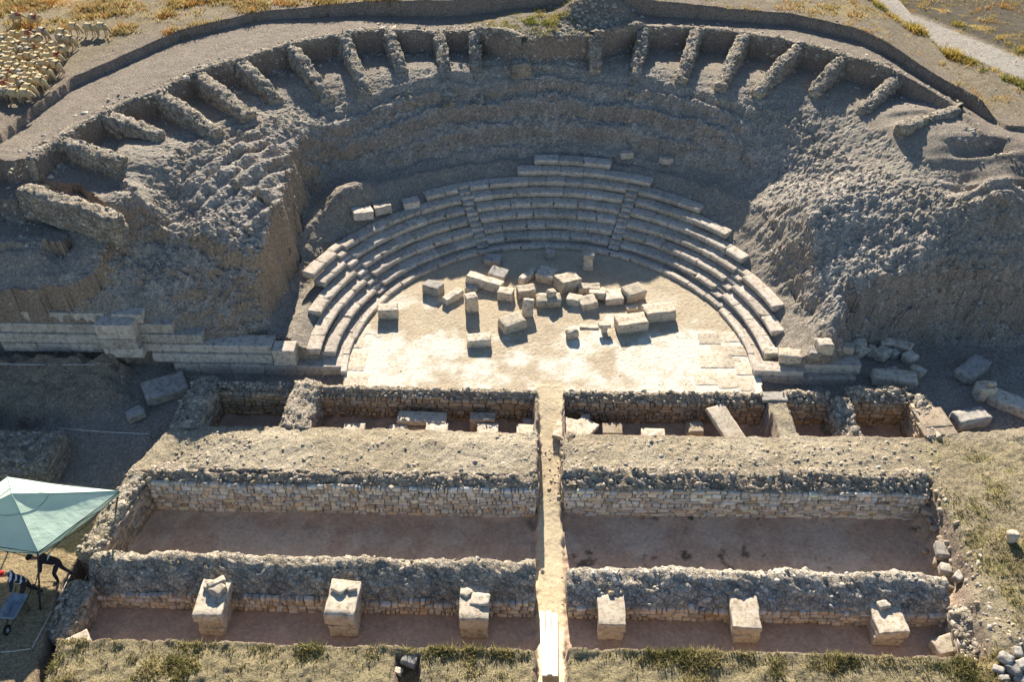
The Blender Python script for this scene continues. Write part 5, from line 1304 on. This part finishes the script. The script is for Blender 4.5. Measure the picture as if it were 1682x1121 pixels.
# wheelbarrow, in front of him
def loc2(q): return np.array([q[0]*math.cos(yw)-q[1]*math.sin(yw), q[0]*math.sin(yw)+q[1]*math.cos(yw), q[2]])*PS
wb_o = tag(empty('wheelbarrow', tuple(on_ground(32, 1012)*np.array([1, 1, 0])+np.array([0, 0, p2[2]]))), 'blue-grey metal wheelbarrow in the tent shade', 'wheelbarrow')
wb_o.rotation_euler = (0, 0, yw); wb_o.scale = (1.05,)*3
def tray_mesh():
    hp = Heap(); out = [(-.45, .34, .72), (.55, .30, .68), (.55, -.30, .68), (-.45, -.34, .72)]; bot = [(-.28, .2, .42), (.30, .18, .38), (.30, -.18, .38), (-.28, -.2, .42)]
    V = []; 
    def ring(a, b, t): return [tuple(np.array(p_)*(1-t)+np.array(q_)*t) for p_, q_ in zip(a, b)]
    rows = [ring(bot, out, 0), ring(bot, out, .5), ring(bot, out, 1), [(x*1.04, y*1.06, z) for x, y, z in out], [(x*1.02, y*1.03, z-.03) for x, y, z in ring(bot, out, 1)], [(x*1.02, y*1.02, z-.02) for x, y, z in bot]]
    for r_ in rows: V += r_
    hp.add(V, grid_faces(6, 4, 0, True), (1, 1, 1)); hp.add(rows[0], np.array([[0, 1, 2, 3]]), (1, 1, 1)); hp.add(rows[5], np.array([[3, 2, 1, 0]]), (1, 1, 1))
    return hp.mesh('tray', M['tray'])
obj('tray', tray_mesh(), wb_o)
for sg in (1, -1):
    tube_obj('handle', [(-.78, .30*sg, .66), (-.4, .27*sg, .50), (.2, .17*sg, .36), (.72, .06*sg, .24)], .02, M['pole'], wb_o, 7)
    tube_obj('leg', [(-.3, .22*sg, .44), (-.34, .25*sg, .02), (-.2, .25*sg, .02), (-.05, .2*sg, .40)], .016, M['pole'], wb_o, 6)
wh = obj('wheel', None, wb_o) if False else empty('wheel'); wh.parent = wb_o; wh.location = (.74, 0, .2)
def torus(R_, r_, n=20, m_=8):
    V = [((R_+r_*math.cos(b))*math.cos(a), r_*math.sin(b), (R_+r_*math.cos(b))*math.sin(a)) for a in np.linspace(0, 2*math.pi, n, endpoint=False) for b in np.linspace(0, 2*math.pi, m_, endpoint=False)]
    f_ = []
    for i in range(n):
        for k in range(m_): f_.append((i*m_+k, i*m_+(k+1) % m_, ((i+1) % n)*m_+(k+1) % m_, ((i+1) % n)*m_+k))
    return np.array(V), np.array(f_)
V, f_ = torus(.15, .05); obj('tyre', np_mesh('tyre', V, f_, M['rubber'], smooth=True), wh)
V, f_ = torus(.09, .03); obj('rim', np_mesh('rim', V, f_, M['tray'], smooth=True), wh)

# ------------------------------------------------------------------ tent
EZ = 1.45
A_, B_, C_ = at(12, 784, EZ), at(195, 807, EZ), at(62, 907, EZ); D_ = A_+C_-B_
cen = (A_+C_)/2; PK = cen+np.array([0, 0, 1.15])
tent = tag(empty('tent', (cen[0], cen[1], -0.75)), 'pale green square pop-up tent over the dig at the left edge', 'tent')
tb_ = np.array(tent.location)
def canopy(cor, peak, sag, th, name, val=0.22):
    hp = Heap()
    for k in range(4):
        a, b = cor[k], cor[(k+1) % 4]; n = 16; V = []
        for i in range(n+1):
            for j in range(n+1):
                u, v = i/n, j/n
                e = a*(1-v)+b*v; q = e*(1-u)+peak*u
                q = q-np.array([0, 0, sag*math.sin(math.pi*u)*(0.35+0.65*math.sin(math.pi*v))+0.06*math.sin(math.pi*v)*(1-u)])
                V.append(q)
        V = np.array(V); F_ = grid_faces(n+1, n+1)
        hp.add(V, F_, (1, 1, 1)); 
        if val:
            e = V[:n+1]; dn = e-np.array([0, 0, val]); mid = (e+dn)/2; hp.add(np.concatenate([e, mid, dn]), grid_faces(3, n+1), (1, 1, 1))
    me = hp.mesh(name, M['canvas'], True); return me
lc = lambda q: q-tb_
obj('canopy', canopy([lc(A_), lc(B_), lc(C_), lc(D_)], lc(PK), 0.12, .01, 'canopy'), tent)
kf = 0.33; vz = np.array([0, 0, 0.035])
vc = [lc(PK+(q-PK)*kf+vz) for q in (A_, B_, C_, D_)]
def surf(k, v, u):
    cr_ = [lc(A_), lc(B_), lc(C_), lc(D_)]; e = cr_[k]*(1-v)+cr_[(k+1) % 4]*v; q = e*(1-u)+lc(PK)*u
    return q-np.array([0, 0, 0.12*math.sin(math.pi*u)*(0.35+0.65*math.sin(math.pi*v))+0.06*math.sin(math.pi*v)*(1-u)])+np.array([0, 0, .012])
for k in range(4): tube_obj('vent_seam', [surf(k, v, .66-.05*math.sin(math.pi*v)) for v in np.linspace(0, 1, 9)], .014, M['seam'], tent, 5)
for k in range(4): tube_obj('hip_seam', [surf(k, 0, u) for u in np.linspace(0, 1, 9)], .012, M['seam'], tent, 5)
for q, ft in ((A_, None), (B_, at(190, 838, 0.1)), (C_, at(66, 1002, -0.78)), (D_, None)):
    f0 = np.array([q[0], q[1], float(sample(q[0], q[1]))]) if ft is None else ft
    tube_obj('leg', np.array([lc(q), lc(f0)]), .035, M['pole'], tent, 7)
    obj('foot', block_mesh('foot', .16, .16, .04, 3, M['pole'], r=.01, chip=0, wear=.002, cuts=5), tent, tuple(lc(f0)-np.array([0, 0, .01])))
for a, b in ((A_, B_), (B_, C_), (C_, D_), (D_, A_)):
    m0 = (a+b)/2; up_, dn_ = np.array([0, 0, -.08]), np.array([0, 0, -.5])
    tube_obj('truss_bar', np.array([lc(a+up_), lc(m0+dn_)]), .016, M['pole'], tent, 6); tube_obj('truss_bar', np.array([lc(a+dn_), lc(m0+up_)]), .016, M['pole'], tent, 6)
    tube_obj('truss_bar', np.array([lc(b+up_), lc(m0+dn_)]), .016, M['pole'], tent, 6); tube_obj('truss_bar', np.array([lc(b+dn_), lc(m0+up_)]), .016, M['pole'], tent, 6)
    tube_obj('eave_bar', np.array([lc(a-np.array([0, 0, .05])), lc(b-np.array([0, 0, .05]))]), .02, M['pole'], tent, 6)
for q in (A_, B_, C_, D_): tube_obj('roof_rib', np.array([lc(q)-np.array([0, 0, .05]), lc(PK)-np.array([0, 0, .1])]), .02, M['pole'], tent, 6)

# ------------------------------------------------------------------ loose rubble and grass, too many to count
cell = np.outer(np.gradient(YS), np.gradient(XS))
def scatter(weight, n, g):
    w = (weight*cell).ravel(); w = np.clip(w, 0, None); i = g.choice(len(w), n, p=w/w.sum()); j, k = np.unravel_index(i, SH)
    x = XS[k]+(g.random(n)-.5)*np.gradient(XS)[k]; y = YS[j]+(g.random(n)-.5)*np.gradient(YS)[j]
    return x, y, sample(x, y), j, k
g = np.random.default_rng(123)
near = (np.abs(X) < 34) & (Y < 40) & (Y > -18)
hp = Heap()
clump = sstep(-0.2, 0.5, n_mid+0.5*n_c2)
def stones_on(weight, n, s0, s1, pw, base, flat=.6, var=.25, sink=.15):
    x, y, z, j, k = scatter(weight*near, n, g); s = s0+(s1-s0)*g.random(n)**pw
    hp.stones(np.stack([x, y, z-s*sink], 1), s, stone_tints(n, base, var, g), flat, g)
stones_on(Sm*(0.25+clump)*(0.4+heapL+slopeR+lowL)*(1-Bm), 13000, .05, .34, 3.4, (.42, .38, .32), .5, .25, .28)
stones_on(Sm*centre*(1-Bm), 12000, .05, .26, 2.6, (.43, .385, .325), .55, .35, .25)
stones_on(Bm*sstep(11, 14, R)*(0.2+clump), 1100, .05, .22, 3, (.44, .40, .33))
edge_l = sstep(1.6, 0.1, np.abs(poly_sd(X, Y, lane_poly)))*(Y > 3)
stones_on(edge_l*(0.05+clump**2)*(1-0.6*(X > 5)), 4200, .06, .42, 3, (.42, .38, .32))
mound = np.zeros(SH)
for q, hh, s in (((975, 42), 1.0, 1.3), ((1010, 40), 0.8, 1.0), ((945, 46), .6, 1.0)):
    p = at(*q, 7.8+rise(q[0])); mound += np.exp(-((X-p[0])**2+(Y-p[1])**2)/(2*s*s))
stones_on(mound, 420, .08, .5, 2, (.36, .33, .28))
plat = Sg*sstep(-4.2, -4.8, Y)*sstep(-7.6, -6.8, Y)*sstep(17.5, 16.5, np.abs(X))
stones_on(plat*(0.1+clump)*(1+1.2*(X > 0)+1.5*(X < -13)), 3200, .04, .30, 4, (.42, .37, .29))
stones_on(Fo*(Y > -9)*(1-Sg)*(np.abs(X) > 10), 1200, .04, .22, 4, (.42, .38, .33))
stones_on(inO*(0.2+clump), 700, .03, .10, 3, (.45, .39, .30))
stones_on(Fm, 1500, .05, .3, 5, (.30, .26, .20))
stones_on(pit_all*sstep(-1.0, -1.4, Z), 2200, .03, .2, 4, (.45, .37, .30))
stones_on(sstep(1.0, 0.2, np.abs(X-16.6))*(Y < -6.8)*(Y > -15), 260, .06, .36, 3, (.42, .36, .29))
stones_on(rightg, 350, .04, .25, 4, (.30, .28, .24))
cliffm = sstep(1.0, 2.0, nb)*Sm
stones_on(cliffm, 1800, .05, .3, 3, (.30, .25, .20))
tag(obj('rubble', hp.mesh('rubble', M['rubble'])), 'loose grey rubble scattered over the slopes and floors', kind='stuff')
def tufts(name, weight, n, nb_, h0, h1, cols, label, spread=.10, wid=.02):
    x, y, z, j, k = scatter(weight, n, g)
    N_ = n*nb_; bx = np.repeat(x, nb_)+g.normal(0, spread, N_); by = np.repeat(y, nb_)+g.normal(0, spread, N_); bz = sample(bx, by)-.02
    sc = np.repeat(0.5+0.9*sstep(-.3, .5, n_c1[j, k]+.6*n_c2[j, k])*g.random(n)**.5, nb_)
    h = (h0+(h1-h0)*g.random(N_))*sc; a = g.uniform(0, 6.283, N_); ln = h*g.uniform(.2, 1.1, N_); la = g.uniform(0, 6.283, N_)
    w = wid*(0.6+g.random(N_))
    V = np.stack([np.stack([bx-np.cos(a)*w, by-np.sin(a)*w, bz], 1), np.stack([bx+np.cos(a)*w, by+np.sin(a)*w, bz], 1), np.stack([bx+np.cos(la)*ln, by+np.sin(la)*ln, bz+h], 1)], 1)
    cols = np.array(cols); ci = np.repeat(np.clip(((n_c3[j, k]+.35*g.normal(size=n)*.5+.35)/.7*len(cols)).astype(int), 0, len(cols)-1), nb_)
    T_ = cols[ci]*g.uniform(.7, 1.25, (N_, 1))
    me = np_mesh(name, V.reshape(-1, 3), np.arange(3*N_).reshape(-1, 3), M['grass'], np.repeat(T_, 3, 0))
    return tag(obj(name, me), label, kind='stuff')
DRY = [(.30, .22, .08), (.36, .28, .12), (.42, .34, .18), (.38, .20, .06)]
inview = (np.abs(X) < 40) & (Y < 48) & (Y > -19)
tufts('grass', bank*inview*(Y > -19)*(1-Hm)*(1-Cm)*(0.04+sstep(-.05, .4, n_c1+.6*n_c2)+0.7*sstep(-15.9, -15.2, Y)*sstep(-.35, .25, n_c2+n_c1)), 8000, 9, .06, .30, [(.17, .17, .065), (.27, .24, .10), (.36, .31, .14), (.42, .36, .19)], 'rough green and yellow grass along the front bank')
tufts('grass', rightg*inview*(0.15+sstep(-.1, .3, n_c1+.5*n_c2)), 6000, 7, .05, .2, [(.21, .19, .09), (.31, .27, .13), (.40, .34, .20)], 'short yellowing grass on the ground right of the stage building')
tufts('grass', Fm*inview*(X < -8)*sstep(24, 29, Y-X*.12+1.5*n_c1*4)*(0.02+g1*sstep(-.25, .25, n_c2)), 8000, 8, .10, .40, DRY, 'dry golden grass of the upper field behind the sheep', .14, .03)
tufts('grass', Fm*inview*(X > 2)*(0.05+g1*sstep(-.2, .3, n_c2))*(np.abs(rt_) > 1.5), 5000, 7, .06, .25, DRY, 'sparse dry grass of the upper field on the right', .14, .025)
tufts('grass', (sstep(3.2, 2.0, rt_)*sstep(2.0, 2.4, rt_)+sstep(-2.6, -2.1, rt_)*sstep(-1.4, -1.8, rt_))*(X > 10)*inview*sstep(-.1, .2, n_c2), 1800, 8, .15, .5, [(.16, .17, .05), (.38, .29, .08), (.45, .32, .09)], 'golden and green verge grass along the gravel road', .15, .03)
tufts('grass', np.exp(-((X+1.2)/3.2)**2-((Y-23.6)/1.5)**2)*sstep(-.2, .3, n_c2), 900, 7, .06, .24, [(.18, .19, .05), (.30, .27, .08), (.36, .30, .12)], 'weeds on the rubble between the rim and the outer cut', .1)
# ------------------------------------------------------------------ light
EL, AZ = rad(SUN_EL), rad(-6.0)          # sun stands behind the theatre, a touch to the left
sd = Vector((math.sin(AZ)*math.cos(EL), math.cos(AZ)*math.cos(EL), math.sin(EL)))
ld = bpy.data.lights.new('sun', 'SUN'); ld.energy = SUN_E; ld.angle = rad(0.53); ld.color = (1.0, 0.90, 0.76)
lo = obj('sun', ld); lo.rotation_euler = (-sd).to_track_quat('-Z', 'Y').to_euler(); lo.location = (0, 60, 60)
wd = bpy.data.worlds.new('World'); SC.world = wd; wd.use_nodes = True
nt = wd.node_tree; bg = nt.nodes['Background']
sk = nt.nodes.new('ShaderNodeTexSky'); sk.sky_type = 'NISHITA'; sk.sun_disc = False
sk.sun_elevation = EL; sk.sun_rotation = AZ
sk.air_density = 1.0; sk.dust_density = 0.3; sk.ozone_density = 2.5; sk.altitude = 600
nt.links.new(sk.outputs[0], bg.inputs['Color']); bg.inputs['Strength'].default_value = SKY_E
SC.view_settings.view_transform = 'Standard'; SC.view_settings.look = 'None'
SC.view_settings.exposure = EXPO; SC.view_settings.gamma = 1.0
SC.render.engine = 'CYCLES'
